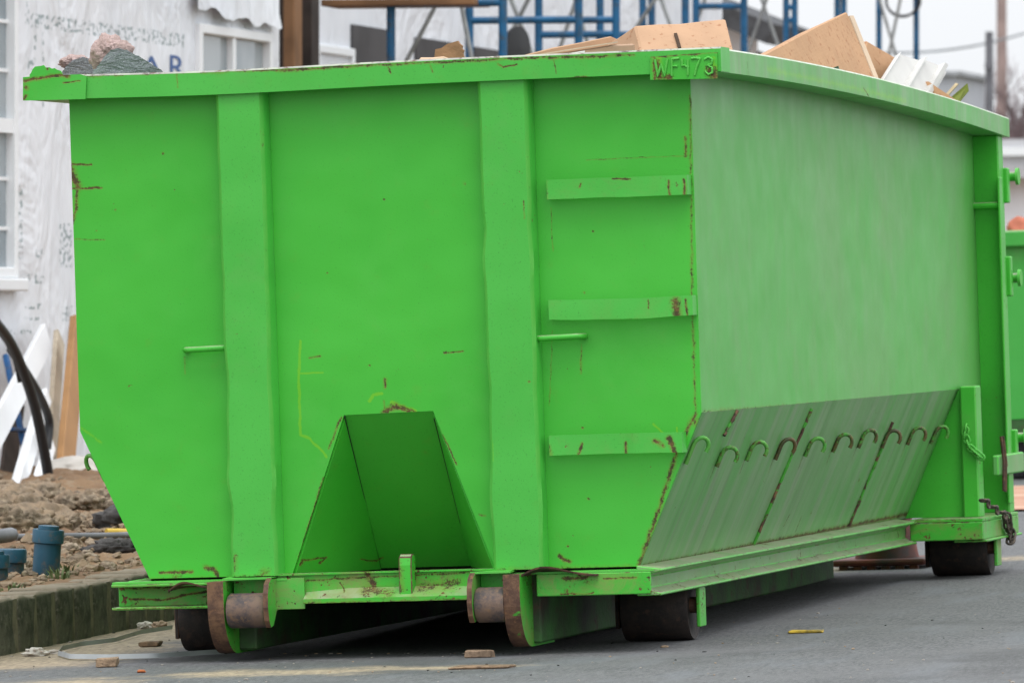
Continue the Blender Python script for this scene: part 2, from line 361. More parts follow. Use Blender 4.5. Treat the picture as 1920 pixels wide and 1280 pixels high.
fr += ml([(1050, 1042), (1056, 1048), (1068, 1052)], .012, .95) + mp(1063, 1024, .008, .9) + ml([(1284, 258), (1286, 292)], .010, .75) + mp(1112, 433, .008, .7) + mp(870, 345, .012, .55) + ml([(1034, 390), (1036, 470)], .004, .55) + ml([(1090, 645), (1089, 700)], .005, .62) + ml([(1036, 620), (1030, 760)], .004, .5) + ml([(346, 670), (348, 700)], .005, .55) + ml([(1100, 300), (1290, 292)], .003, .6)
fr += [q for k in range(16) for q in mp(random.uniform(160, 1280), random.uniform(230, 1040), random.uniform(.005, .010), .8)]
lm = ml([(563, 640), (560, 700), (563, 815), (582, 822), (612, 856)], .007, .9) + ml([(560, 700), (605, 698)], .005, .8) + ml([(693, 752), (700, 740), (716, 737)], .008, .9) + ml([(735, 755), (780, 771)], .009, .9) + ml([(1225, 795), (1262, 830)], .006, .8) + ml([(1270, 800), (1268, 826)], .005, .8) + ml([(1100, 820), (1040, 838)], .012, .5) + ml([(150, 800), (190, 830)], .012, .5) + ml([(745, 985), (800, 1010)], .02, .4)
def part_of(l, a, b_): return [m for m in l if a <= (m[0][0]+m[1][0])/2 < b_]
XS = (-9, -.47, .46, 9)
M_FRONT = [paint('green_front_paint', part_of(fr, XS[k], XS[k+1]), part_of(lm, XS[k], XS[k+1]), (1, 0, 1), generic=.655, dust=.12) for k in range(3)]
M_GREEN = paint('green_paint', generic=.625)
M_EDGE = edge_paint('worn_green_edge', .60); M_EDGE2 = edge_paint('rusted_green_edge', .50)
M_LOWG = paint('green_low_steel_paint', generic=.58, dust=.6, streak=.15, grime=.75); gx = [M_GREEN, M_EDGE]; gl = [M_LOWG, M_EDGE2]
qs = lambda px, py: atX(px, py, W1)
ml_side = ml([(1310, 772), (1520, 757), (1790, 738)], .012, .5, qs)
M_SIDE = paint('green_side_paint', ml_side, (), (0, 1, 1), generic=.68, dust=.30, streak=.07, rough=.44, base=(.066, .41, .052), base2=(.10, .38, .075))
def q_low(px, py):                                  # point on the sloping lower side
    d = ray(px, py); n = Vector((ZK-ZB, 0, -(W1-W2))).normalized(); a = Vector((W1, 0, ZK)); return CAM + d*((a-CAM).dot(n)/d.dot(n))
lo = ml([(1205, 1062), (1420, 1020), (1600, 984), (1745, 955)], .016, .85, q_low) + ml([(1300, 785), (1275, 850)], .025, .5, q_low) + ml([(1480, 965), (1470, 985)], .008, .8, q_low) + ml([(1502, 970), (1492, 995)], .009, .8, q_low) + ml([(1790, 760), (1742, 955)], .016, .75, q_low) + mp(1610, 900, .012, .7, q_low) + mp(1520, 962, .02, .5, q_low)
for hx, hy in ((1340, 873), (1396, 862), (1450, 860), (1506, 854), (1558, 846), (1606, 838), (1650, 838), (1698, 832), (1742, 830)): lo += ml([(hx, hy), (hx-9, hy+24)], .008, .7, q_low)
M_LOW = paint('green_lower_side_paint', lo, (), (0, 1, 1), generic=.655, dust=.55, streak=.62, rough=.46, base=(.10, .37, .08), base2=(.15, .35, .12))  # dirt streaks; greyer base and dust also stand in for ground-bounce sheen
M_DARKGREEN = simple('grimy_green_steel', (.035, .13, .03), .7, .3, 5, .3, 60, col2=(.03, .035, .02), dirt=(.07, .04, .025))
M_RAIL = simple('grimy_rail_paint', (.045, .17, .035), .7, .3, 4, .3, 60, col2=(.04, .055, .03), dirt=(.07, .042, .026))
M_RUST = rust_mat('bare_rust'); M_RUSTG = rust_mat('rust_with_paint_left', .40, (.16, .085, .045), (.075, .036, .022)); M_ROLL = rust_mat('worn_roller_steel', 0, (.16, .105, .075), (.06, .05, .052), (.20, .12, .07))
M_WHEEL = rust_mat('dark_wheel_rust', 0, (.035, .024, .019), (.016, .013, .012), (.06, .033, .022))

D = empty('dumpster', (0, 0, 0), 'large lime green steel roll-off dumpster full of cartons, standing on the road', 'dumpster')
# front wall with the hook recess cut out
T = .012
NTL, NTR, NBL, NBR = q0(645, 778), q0(812, 770), q0(548, 1087), q0(930, 1072); NBL.z = NBR.z = ZB
f = MB(); loops = ([(-W1, ZT), (-W1, ZK), (-W2, ZB), (-.47, ZB), (-.47, ZT)], [(-.47, ZT), (-.47, ZB), (NBL.x, ZB), (NTL.x, NTL.z), (NTR.x, NTR.z), (NBR.x, ZB), (.46, ZB), (.46, ZT)], [(.46, ZT), (.46, ZB), (W2, ZB), (W1, ZK), (W1, ZT)])
for k, lp in enumerate(loops):
    f.prism([(x, 0, z) for x, z in lp], (0, T, 0))
    for q in f.bm.faces:
        if q.index == -1: q.material_index = k
    f.bm.faces.index_update()
f.build('front_panel', M_FRONT, D)
RB0, RB1 = Vector((-.172, .5, ZB)), Vector((.158, .5, ZB))
M_REC = paint('green_recess_paint', ml([(560, 1060), (565, 1050), (590, 1047), (582, 1058)], .005, .9) + ml([(628, 1056), (645, 1060), (655, 1055)], .004, .9) + mp(780, 850, .02, .4), (), (1, 0, 1), generic=.66, dust=.1)
def plate(name, a, b_, c, th, mat, par=D):
    a, b_, c = Vector(a), Vector(b_), Vector(c); n = (b_-a).cross(c-a).normalized()*th
    return MB().prism([a, b_, c], n).build(name, mat, par)
g_ = .003
MB().prism([NTL+Vector((g_, .002, 0)), RB0+Vector((g_, 0, 0)), RB1, NTR+Vector((0, .002, 0))], (0, .012, .004)).build('recess_plate', M_REC, D)
plate('recess_cheek', NTL+Vector((-.004, .013, 0)), NBL+Vector((0, .013, 0)), RB0+Vector((-.006, .0, 0)), .01, M_REC)
plate('recess_cheek', NTR+Vector((.004, .013, 0)), RB1+Vector((.006, 0, 0)), NBR+Vector((0, .013, 0)), .01, M_REC)
M_SEAM = simple('black_caulk', (.012, .012, .01), .8, .1)
MB().tube([NTL+Vector((.002, .0, -.004)), NTL.lerp(RB0, .5)+Vector((.002, -.001, 0)), RB0+Vector((.004, -.004, .02))], .0022, 6).build('caulk_seam', M_SEAM, D)
MB().tube([NTR.lerp(RB1, .05)+Vector((-.002, -.003, 0)), NTR.lerp(RB1, .5)+Vector((-.002, -.003, 0)), NTR.lerp(RB1, .72)+Vector((-.002, -.003, 0))], .0022, 6).build('caulk_seam', M_SEAM, D)
# stiffeners
def stiffener(x0, x1, dents, rust):
    d = .072; zs = ar(ZB+.002, ZT-.004, 48); b = MB(); rings = []
    for i, z in enumerate(zs):
        e0 = sum(a*math.exp(-((z-c)/s)**2) for c, s, a in dents) + .0015*fb(z, x0, 0, 6); e1 = sum(a*math.exp(-((z-c)/s)**2) for c, s, a in dents[::-1])*.6 + .0015*fb(z, x1, 5, 6)
        k = .012
        pts = [(x0+e0*.4, -.001), (x0+.006+e0, -d+k), (x0+.006+k+e0, -d), (x1-.006-k-e1, -d), (x1-.006-e1, -d+k), (x1, -.001)]
        rings.append([b.bm.verts.new((x, y, z)) for x, y in pts])
    for i in range(47):
        for k in range(5): b.bm.faces.new((rings[i][k], rings[i+1][k], rings[i+1][k+1], rings[i][k+1])).material_index = 1 if k in (1, 3) else 0
    b.bm.faces.new(rings[0]); b.bm.faces.new(rings[-1][::-1])
    m = paint('green_stiffener_paint', rust, ml([(930, 820), (932, 860)], .01, .6), (1, 0, 1), generic=.65, dust=.18, base=(.066, .46, .055), base2=(.055, .42, .046))
    return b.build('stiffener', [m, M_EDGE], D, 40)
stiffener(-.562, -.382, [(1.30, .05, .004), (.95, .08, .006), (.62, .05, -.006), (.5, .06, .008)], ml([(447, 1082), (450, 1040)], .02, .6) + ml([(490, 1084), (508, 1070)], .025, .7) + ml([(444, 1086), (515, 1084)], .025, .7) + mp(423, 410, .01, .6) + mp(425, 380, .008, .6) + mp(430, 560, .008, .6))
stiffener(.366, .552, [(1.45, .04, .007), (1.33, .05, -.004), (.9, .06, .006), (.52, .08, -.007)], ml([(907, 300), (909, 322)], .012, 1.0) + ml([(991, 378), (992, 410)], .006, .7) + mp(1001, 714, .008, .9) + ml([(935, 1072), (1018, 1069)], .022, .7) + mp(915, 345, .006, .6))
# ladder rungs: flat bars standing off the panel
def rung(x0, x1, z0, z1, bow, rust, kink=0):
    b = MB(); n = 26; off = .052; R_ = []
    prof = [(x0, 0.0), (x0+.004, -off)] + [(x0+.012+(x1-x0-.024)*i/(n-1), -off-.006*math.sin(math.pi*i/(n-1))-(kink if .62 < i/(n-1) < .95 else 0)) for i in range(n)] + [(x1-.004, -off), (x1, 0.0)]
    for x, y in prof:
        t_ = (x-x0)/(x1-x0); dz = bow*math.sin(math.pi*t_) + .0025*fb(x, z0, 3, 7)
        R_.append([b.bm.verts.new((x, y-.001, z0+dz)), b.bm.verts.new((x, y-.001, z1+dz*.6)), b.bm.verts.new((x, y+.009, z1+dz*.6)), b.bm.verts.new((x, y+.009, z0+dz))])
    for i in range(len(R_)-1):
        for k in range(4):
            f_ = b.bm.faces.new((R_[i][k], R_[i+1][k], R_[i+1][(k+1) % 4], R_[i][(k+1) % 4]))
            if k in (1, 3): f_.material_index = 1
    b.bm.faces.new(R_[0]); b.bm.faces.new(R_[-1][::-1])
    m = paint('green_rung_paint', rust, (), (1, 0, 1), generic=.63, dust=.25, grime=.16, base=(.066, .46, .055), base2=(.055, .42, .046))
    return b.build('rung', [m, M_EDGE2], D, 40)
rung(.595, 1.092, 1.540, 1.607, .0, ml([(1026, 342), (1028, 380)], .016, .85) + ml([(1261, 340), (1263, 372)], .007, .9) + ml([(1288, 338), (1290, 372)], .008, .9) + ml([(1095, 345), (1093, 352)], .006, .8) + ml([(1155, 336), (1190, 335)], .006, .8))
rung(.588, 1.097, 1.132, 1.199, -.006, ml([(1272, 565), (1276, 595)], .024, .95) + ml([(1222, 562), (1222, 578)], .007, .8) + ml([(1292, 562), (1296, 596)], .007, .85) + ml([(1030, 604), (1290, 597)], .005, .6))
rung(.574, 1.045, .668, .737, .003, ml([(1098, 830), (1090, 860)], .008, .9) + ml([(1180, 828), (1181, 858)], .008, .9) + ml([(1262, 822), (1272, 852)], .014, .95) + ml([(1235, 826), (1250, 835)], .012, .9) + ml([(1232, 858), (1246, 850)], .009, .9) + ml([(1036, 835), (1040, 858)], .012, .6), kink=.012)
for xa, xb in ((-.704, -.548), (.541, .704)):
    z = 1.069
    MB().tube([(xa, -.001, z), (xa+.003, -.035, z), (xa+.018, -.045, z), (xb-.018, -.045, z+.003), (xb-.003, -.035, z+.003), (xb, -.001, z+.003)], .0105, 10).build('tie_bar', M_GREEN, D, 60)
# sides, lower sides, rear wall, floor
M_HOOK = edge_paint('chipped_hook_paint', .47, (.05, .30, .03), (.10, .34, .05)); M_HOOKR = edge_paint('rusty_hook_paint', .38, (.05, .25, .03), (.10, .30, .05))
def rim_dz(y): return -.122*(max(0, y)/5.74)**2
for sx in (1, -1):
    n = 12; top = [(sx*W1, y, ZT+rim_dz(y)-.004) for y in ar(.0, YR, n)]
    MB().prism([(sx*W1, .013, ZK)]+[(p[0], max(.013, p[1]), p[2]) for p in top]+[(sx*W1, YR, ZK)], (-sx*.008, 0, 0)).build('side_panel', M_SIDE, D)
    ns = Vector((sx*(ZK-ZB), 0, -(W1-W2))).normalized()
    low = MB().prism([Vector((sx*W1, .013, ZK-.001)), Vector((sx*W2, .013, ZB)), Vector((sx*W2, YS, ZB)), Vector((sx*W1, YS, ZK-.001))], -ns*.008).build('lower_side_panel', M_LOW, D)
    for (pa, pb) in (((1520, 765), (1410, 1022)), ((1672, 790), (1590, 985)), ((1381, 768), (1355, 815))):
        a, b_ = q_low(*pa), q_low(*pb); pts = []
        for i in range(30):
            p = a.lerp(b_, i/29)+ns*(.004 if sx > 0 else 0); p.y += .004*fb(i*.9, pa[0], 0, 1)
            if sx < 0: p = Vector((-p.x, p.y, p.z))+ns*.004
            pts.append(p)
        MB().tube(pts, [.007+.003*fb(i, pa[0], 4, .7) for i in range(30)], 6).build('weld_seam', rust_mat('seam_rust', .55), D if False else low, 60)
    # hooks for the tarpaulin
    for k, (hx, hy, tx, ty) in enumerate(((1282, 868, 1279, 842), (1340, 873, 1360, 838), (1396, 862, 1415, 828), (1450, 860, 1472, 823), (1506, 854, 1522, 822), (1558, 846, 1574, 814), (1606, 838, 1622, 808), (1650, 838, 1668, 798), (1698, 832, 1713, 800), (1742, 830, 1760, 793))):
        p = q_low(hx, hy); t_ = q_low(tx, ty); dn = Vector((W1-W2, 0, ZK-ZB)).normalized(); n0 = Vector((ZK-ZB, 0, -(W1-W2))).normalized()
        L_ = min(.085, max(.05, (t_-p).length*.55)); path = [p+n0*.008+dn*L_*i/4 for i in range(5)]; c = path[-1]
        rr = .028; yd = .35 if k % 3 else .6
        fw = (n0*.8+Vector((0, yd, 0))).normalized()
        for i in range(1, 9): a_ = math.pi*1.12*i/8; path.append(c+fw*rr*(1-math.cos(a_))+dn*rr*1.15*math.sin(a_))
        if sx < 0: path = [Vector((-q.x, q.y, q.z)) for q in path]
        MB().tube(path, .0075, 8).build('tarp_hook', [M_HOOKR] if k in (3, 7, 8) else [M_HOOK], D, 60)
    # rear corner: gusset, short post, corner post, sill
    s = sx
    MB().prism([(s*(W1+.0), YS+.004, ZK-.004), (s*W2, YS+.004, ZB), (s*1.13, YS+.004, ZB), (s*1.13, YS+.004, ZK-.004)], (0, .010, 0)).build('gusset_plate', M_GREEN, D)
    MB().box(min(s*1.112, s*1.178), max(s*1.112, s*1.178), YS-.035, YS+.09, ZB-.005, ZK+.012).bevel(.006, 1, 25, 1).build('short_post', gx, D)
    MB().box(min(s*1.095, s*1.205), max(s*1.095, s*1.205), YR-.04, YR+.075, ZB-.005, ZT+rim_dz(YR)-.004).bevel(.006, 1, 25, 1).build('rear_post', gx, D)
    b = MB(); x0, x1 = s*.925, s*1.222
    b.box(min(x0, x1), max(x0, x1), 4.80, YR+.06, .268, .282); b.box(min(x0, x1), max(x0, x1), 4.795, 4.809, .196, .2675); b.box(min(s*1.208, s*1.222), max(s*1.208, s*1.222), 4.8095, YR+.06, .196, .2675); b.box(min(s*1.10, s*1.236), max(s*1.10, s*1.236), 4.812, YR+.06, .186, .1955)
    b.bevel(.003, 1, 25, 1).build('rear_sill', gl, D)
    # long sill: channel with flanges
    b = MB(); prof = [(.868, .288), (.955, .276), (.955, .268), (.925, .262), (.905, .25), (.905, .212), (.925, .200), (.952, .194), (.952, .186), (.868, .186)]
    b.prism([(s*x, -.055 if s > 0 else .03, z) for x, z in prof], (0, 4.85 if s > 0 else 4.765, 0)).bevel(.003, 1, 40, 1)
    b.build('side_sill', [paint('green_sill_paint', (), (), (1, 1, 1), generic=.585, dust=.75, streak=.2, grime=.35, base=(.10, .36, .075), base2=(.17, .36, .125)), M_EDGE2], D)
MB().box(-1.09, 1.09, YR-.012, YR+.0, ZB, ZT-.13).build('rear_door', M_GREEN, D)
MB().box(-W2+.01, W2-.01, .55, YR-.015, ZB-.006, ZB+.004).build('floor_plate', M_DARKGREEN, D)
# rim
def rim_front_dz(x): return -.009*math.exp(-((x+.55)/.5)**2)
b = MB(); rg = []
M_RIM = paint('green_rim_paint', ml([(60, 182), (120, 180), (165, 180)], .010, .8) + ml([(133, 178), (150, 182)], .016, .95) + ml([(152, 146), (158, 180)], .012, .85) + ml([(170, 143), (320, 138), (520, 133), (760, 122), (1000, 111), (1200, 105)], .009, .72) + ml([(530, 133), (620, 130)], .010, .85) + ml([(945, 121), (956, 128), (980, 122)], .005, .9) + ml([(1050, 113), (1053, 140)], .004, .7) + ml([(1068, 150), (1110, 147)], .008, .95) + ml([(740, 128), (745, 140)], .006, .7) + ml([(820, 125), (822, 138)], .005, .7) + ml([(345, 140), (347, 165)], .004, .7), (), (1, 0, 1), generic=.645, dust=.15, base=(.070, .46, .06), base2=(.058, .43, .05))
for x in ar(-1.227, 1.227, 40):
    dz = rim_front_dz(x); e = .0012*fb(x, 0, 7, 3)
    rg.append([b.bm.verts.new(p) for p in ((x, -.090+e, 1.951+dz), (x, -.092+e, 2.028+dz), (x, -.086+e, 2.034+dz), (x, .055, 2.034+dz), (x, .06, 1.951+dz))])
for i in range(39):
    for k in range(5): b.bm.faces.new((rg[i][k], rg[i+1][k], rg[i+1][(k+1) % 5], rg[i][(k+1) % 5])).material_index = 1 if k == 1 else 0
b.bm.faces.new(rg[0]); b.bm.faces.new(rg[-1][::-1])
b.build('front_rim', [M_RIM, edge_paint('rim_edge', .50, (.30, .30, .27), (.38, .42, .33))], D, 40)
M_RIMS = paint('green_side_rim_paint', ml([(1345, 146), (1380, 148)], .014, .8, lambda a, c: atX(a, c, 1.227)) + ml([(1402, 118), (1405, 150)], .006, .7, lambda a, c: atX(a, c, 1.227)) + ml([(1620, 165), (1634, 188)], .006, .7, lambda a, c: atX(a, c, 1.227)) + mp(1635, 190, .02, .8, lambda a, c: atX(a, c, 1.227)), ml([(1440, 130), (1600, 165), (1700, 190)], .03, .5, lambda a, c: atX(a, c, 1.227)), (0, 1, 1), generic=.655, dust=.35, streak=.45, base=(.08, .40, .065), base2=(.11, .39, .09))
for s in (1, -1):
    b = MB(); rg = []
    for y in ar(-.088, 5.74, 40):
        dz = rim_dz(y); xo, xi = s*1.225, s*1.085; e = s*.002*fb(y, s, 7, 1.5)
        y2 = max(.061, y)
        rg.append([b.bm.verts.new(p) for p in ((xo+e, y, 1.949+dz), (xo+e, y, 2.024+dz), (xo-s*.006+e, y, 2.030+dz), (xi, y2, 2.030+dz), (xi, y2, 1.949+dz))])
    for i in range(39):
        for k in range(5): b.bm.faces.new((rg[i][k], rg[i+1][k], rg[i+1][(k+1) % 5], rg[i][(k+1) % 5])).material_index = 1 if k == 1 else 0
    b.bm.faces.new(rg[0]); b.bm.faces.new(rg[-1][::-1])
    # run the side rim up to the front rim only
    for v in b.bm.verts:
        if v.co.y < .062 and abs(v.co.x) < 1.2: v.co.y = .062
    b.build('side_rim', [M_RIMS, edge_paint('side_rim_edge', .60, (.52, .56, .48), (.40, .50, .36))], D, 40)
MB().box(-1.08, 1.08, 5.62, 5.74, 1.835, 1.906).bevel(.005, 1, 25, 1).build('rear_rim', gx, D)
# corner cap with welded number, and torn cap on the other corner
qc = lambda px, py: atY(px, py, -.098)
cap_r = ml([(1226, 110), (1228, 147)], .012, .85, qc) + ml([(1233, 118), (1237, 146)], .018, .95, qc) + ml([(1248, 145), (1256, 146)], .016, .95, qc) + ml([(1332, 132), (1342, 146)], .026, .95, qc) + ml([(1220, 107), (1344, 98)], .009, .8, qc)
M_CAP = paint('green_cap_paint', cap_r, ml([(1235, 112), (1236, 140)], .03, .6, qc) + ml([(1338, 110), (1340, 130)], .02, .6, qc), (1, 0, 1), generic=.63, dust=.15)
cap = MB().prism([qc(1219, 107), qc(1219, 150), qc(1345, 147.5), qc(1345, 98), qc(1285, 102)], (0, .0055, 0)).build('corner_cap', [M_CAP], D)
def bead(name, strokes, x0, x1):
    # strokes in 0..1 of one letter cell, z 0..1
    b = MB()
    for st in strokes:
        pts = []
        for i in range(len(st)-1):
            for k in range(5):
                t_ = k/5; pts.append((st[i][0]+(st[i+1][0]-st[i][0])*t_, st[i][1]+(st[i+1][1]-st[i][1])*t_))
        pts.append(st[-1]); P = []
        for u, v in pts:
            px = x0+(x1-x0)*u; tp = 104+(px-1225)*-.034; P.append(qc(px, tp+8+(1-v)*32)+Vector((0, -.002, .002*fb(u*9, v*9, x0, 1))))
        b.tube(P, [.0042+.0016*fb(i*1.3, x0, len(st), 1) for i in range(len(P))], 6)
    b.build(name, M_EDGE, cap, 60)
bead('weld_letter', [[(0, 1), (.25, 0), (.5, .75), (.75, 0), (1, 1)]], 1228, 1252)
bead('weld_letter', [[(0, 0), (0, 1), (1, 1.02)], [(0, .55), (.75, .58)]], 1260, 1274)
bead('weld_letter', [[(0, .98), (.02, .6), (1, .5)], [(.85, .95), (.85, .0)]], 1279, 1292)
bead('weld_letter', [[(0, .98), (.5, 1.0), (1, .98), (.6, .45), (.4, .0)]], 1296, 1313)
bead('weld_letter', [[(0, .9), (.5, 1.02), (1, .9), (.9, .62), (.4, .55), (.95, .42), (1, .12), (.5, .0), (.05, .22)]], 1321, 1336)
qt = lambda px, py: atY(px, py, -.1)
torn_r = ml([(45, 152), (62, 149), (90, 145), (112, 141), (128, 143)], .010, 1.0, qt) + ml([(118, 156), (150, 152)], .005, .95, qt) + ml([(48, 163), (50, 166)], .012, .9, qt) + mp(88, 129, .012, .8, qt) + ml([(45, 186), (48, 180)], .01, .9, qt) + mp(92, 144, .016, .9, qt)
torn = MB().prism([qt(*p) for p in ((43, 145), (43, 189), (160, 186), (162, 143), (150, 139.5), (118, 141), (114, 133), (106, 130.5), (103, 128), (97, 129), (93, 126.5), (86, 127), (82, 122.5), (76, 124), (66, 125), (61, 130), (58, 137), (55, 141), (56, 144))], (0, .006, 0))
torn.build('torn_corner_plate', [paint('green_torn_paint', torn_r, (), (1, 0, 1), generic=.63, dust=.1, base=(.066, .46, .055))], D)
# front cross beam, rails, rollers
def chan(b, x0, x1, yf, z0, z1, dep=.055, th=.009):      # open towards the front: web at the back
    b.box(x0, x1, yf, yf+dep, z1-th, z1); b.box(x0, x1, yf, yf+dep, z0, z0+th); b.box(x0, x1, yf+dep-th, yf+dep-.0005, z0+th, z1-th)
beam_r = ml([(240, 1122), (300, 1124), (330, 1120), (360, 1112), (398, 1108)], .007, .95) + ml([(236, 1141), (300, 1140), (395, 1138)], .016, .7) + ml([(222, 1104), (400, 1098)], .008, .7) + ml([(1065, 1083), (1110, 1080)], .012, .8) + ml([(1140, 1083), (1200, 1080)], .006, .9) + ml([(1070, 1105), (1072, 1118)], .010, .95) + ml([(1020, 1118), (1215, 1115)], .007, .8) + ml([(1060, 1112), (1120, 1110)], .006, .8) + mp(1110, 1090, .05, .5)
M_BEAM = paint('green_beam_paint', beam_r, (), (1, 0, 1), generic=.575, dust=.55, grime=.75)
b = MB(); chan(b, -.985, -.64, -.075, .180, .268, .10); b.bevel(.002, 1, 25, 1).build('front_beam', [M_BEAM, M_EDGE2], D)
b = MB(); b.box(.52, .919, -.062, -.052, .192, .268); b.box(.52, .919, -.0515, .0, .260, .268); b.bevel(.003, 1, 25, 1).build('front_beam', [M_BEAM, M_EDGE2], D)
cen_r = ml([(690, 1075), (704, 1105)], .02, .85) + ml([(690, 1105), (740, 1110)], .03, .7) + ml([(790, 1100), (860, 1090)], .035, .65) + ml([(580, 1130), (900, 1122)], .010, .7) + ml([(640, 1092), (650, 1108)], .004, .9) + ml([(835, 1103), (850, 1096)], .004, .9) + ml([(545, 1088), (900, 1072)], .007, .7)
M_CEN = paint('green_centre_beam_paint', cen_r, (), (1, 0, 1), generic=.58, dust=.6, grime=.75)
b = MB(); a0 = [(-.40, -.045), (-.06, -.0), (.12, .0), (.345, -.03)]
for i in range(3):
    (xa, ya), (xb, yb) = a0[i], a0[i+1]
    b.hexa([(xa, ya, .206), (xb, yb, .206), (xb, yb+.009, .206), (xa, ya+.009, .206), (xa, ya, .284), (xb, yb, .284), (xb, yb+.009, .284), (xa, ya+.009, .284)])
b.build('centre_beam', [M_CEN, M_EDGE2], D)
MB().prism([(-.30, -.074, .188), (-.30, -.074, .203), (-.30, -.012, .236), (-.30, -.004, .236), (-.30, -.004, .188)], (.64, 0, 0)).build('centre_flange', [M_CEN], D)
MB().prism([(-.40, -.060, .2845), (-.06, -.012, .2845), (.12, -.012, .2845), (.38, -.045, .2845), (.38, .0, .2845), (-.40, .0, .2845)], (0, 0, .006)).build('centre_flange', [M_CEN], D)
MB().prism([(-.34, .0005, .206), (.34, .0005, .206), (.16, .5, .206), (-.17, .5, .206)], (0, 0, .07)).build('recess_floor', M_CEN, D)
st = MB().prism([(0, -.058, .206), (0, -.058, .31), (0, -.052, .338), (0, -.035, .348), (0, -.01, .346), (0, .0, .33), (0, .0, .206)], (.046, 0, 0)).jit(lambda c: (.036, 0, 0)).bevel(.004, 1, 25, 1)
st.build('stop_post', [paint('green_stop_paint', ml([(753, 1055), (757, 1100)], .025, .72), (), (1, 0, 1), generic=.58), M_RUSTG], D)
def skid(x0, x1, mats):
    pr = [(-.155, .272)]; 
    for i in range(13): a_ = math.pi/2*i/12; pr.append((-.155+.165*(1-math.cos(a_)) if i else -.155, .185-.165*math.sin(a_) if i else .185))
    pr += [(.34, .02), (.34, .10), (.10, .272)]
    b = MB().prism([(x0, y, z) for y, z in pr], (x1-x0, 0, 0)); bmesh.ops.recalc_face_normals(b.bm, faces=b.bm.faces[:])
    for f_ in b.bm.faces: f_.material_index = 1 if abs(f_.normal.x) < .5 else 0
    return b.build('skid_plate', mats, D)
for s in (-1, 1):
    xi = -.619 if s < 0 else .425
    skid(xi, xi+.058, [paint('green_skid_paint', (), (), (1, 1, 1), generic=.58, dust=.4, grime=.75), M_RUSTG if s > 0 else rust_mat('skid_rust', .25, (.17, .09, .045), (.08, .04, .024))])
    skx = xi if s < 0 else xi+.0
    # roller between skid and inner bracket
    ra, rb_ = (-.553, -.418) if s < 0 else (.322, .424)
    rl = MB().lathe([(.056, 0), (.060, .006), (.060, abs(rb_-ra)-.006), (.056, abs(rb_-ra))], (ra, -.105, .170), (1, 0, 0), 36).build('roller', M_ROLL, D, 40)
    bx0, bx1 = (-.416, -.398) if s < 0 else (.302, .320)
    pr = [(-.155, .262), (-.172, .23), (-.176, .18), (-.165, .135), (-.145, .112), (-.11, .118), (-.065, .165), (-.0, .170), (-.0, .280), (-.12, .280)]
    b = MB().prism([(bx0, y, z) for y, z in pr], (bx1-bx0, 0, 0)); bmesh.ops.recalc_face_normals(b.bm, faces=b.bm.faces[:])
    for f_ in b.bm.faces: f_.material_index = 1 if abs(f_.normal.x) < .5 else 0
    b.build('roller_bracket', [M_LOWG, M_RUSTG], D)
    xa, xb = (-.553, -.418) if s < 0 else (.322, .424)
    MB().box(xa, xb, -.046, -.034, .205, .276).build('bracket_web', [M_CEN], D)
    MB().box(xa-.02, xb+.02, -.12, -.02, .2765, .2835).jit(lambda c: (0, 0, .004*fb(c.x, c.y, 0, 20))).build('bracket_top', [M_EDGE], D)
    # main rail running the whole length
    xr0, xr1 = (-.565, -.50) if s < 0 else (.445, .51)
    MB().box(xr0, xr1, .03, 5.3, .030, .27).bevel(.006, 1).build('main_rail', M_RAIL, D)
MB().box(-.398, -.30, -.058, -.048, .170, .276).build('bracket_gusset', [M_LOWG], D)
# buckled lips of the beam's top flange
def lip(px0, px1, h, name='buckled_lip'):
    b = MB(); rr = []; n = 18
    p0, p1 = q0(*px0), q0(*px1)
    for i in range(n):
        t_ = i/(n-1); p = p0.lerp(p1, t_); k = math.sin(math.pi*t_**.65)**2*h
        rr.append([b.bm.verts.new((p.x, -.135+.05*t_, p.z+k)), b.bm.verts.new((p.x, -.001, p.z+k*.12+.004)), b.bm.verts.new((p.x, -.001, p.z+k*.12)), b.bm.verts.new((p.x, -.133+.05*t_, p.z+k-.006))])
    for i in range(n-1):
        for k in range(4): b.bm.faces.new((rr[i][k], rr[i+1][k], rr[i+1][(k+1) % 4], rr[i][(k+1) % 4]))
    b.bm.faces.new(rr[0]); b.bm.faces.new(rr[-1][::-1])
    b.build(name, rust_mat('lip_rust', .2), D, 50)
lip((985, 1079), (1130, 1074), .034); lip((335, 1103), (412, 1098), .026)
for x0, x1 in ((-.985, -.36), (.36, .93)): MB().box(x0, x1, -.060, -.0005, .2685, .2755).jit(lambda c: (0, 0, .003*fb(c.x, 0, 0, 12))).build('beam_ledge', [M_EDGE], D)
# wheels
def wheel(x0, x1, yc, r, zg, name='wheel'):
    wd = x1-x0; hw = MB().lathe([(r*.55, .012), (r*.86, .006), (r*.97, 0), (r, .01), (r, wd-.01), (r*.97, wd), (r*.86, wd-.006), (r*.55, wd-.012)], (x0, yc, zg+r), (1, 0, 0), 40).build(name, M_WHEEL, D, 35)
    MB().lathe([(.028, 0), (.028, wd+.05)], (x0-.030, yc, zg+r), (1, 0, 0), 16).build('axle', M_RUST, hw, 40)
    for xx in (x0-.032, x1+.018): MB().box(xx, xx+.014, yc-.05, yc+.05, zg+r-.075, .19 if yc < 2 else .185).bevel(.003, 1, 25, 1).build('wheel_bracket', gl if xx > .88 and xx > x1 else [M_WHEEL, M_RUST], hw)
wheel(.665, .905, .69, .122, gz(.69)); wheel(-.935, -.695, .69, .122, gz(.69)); wheel(.95, 1.185, 5.2, .112, gz(5.2)); wheel(-1.185, -.95, 5.2, .112, gz(5.2))
for y in ar(1.1, 5.0, 9): MB().box(-.86, .86, y, y+.06, .215, .275).build('cross_member', M_DARKGREEN, D)
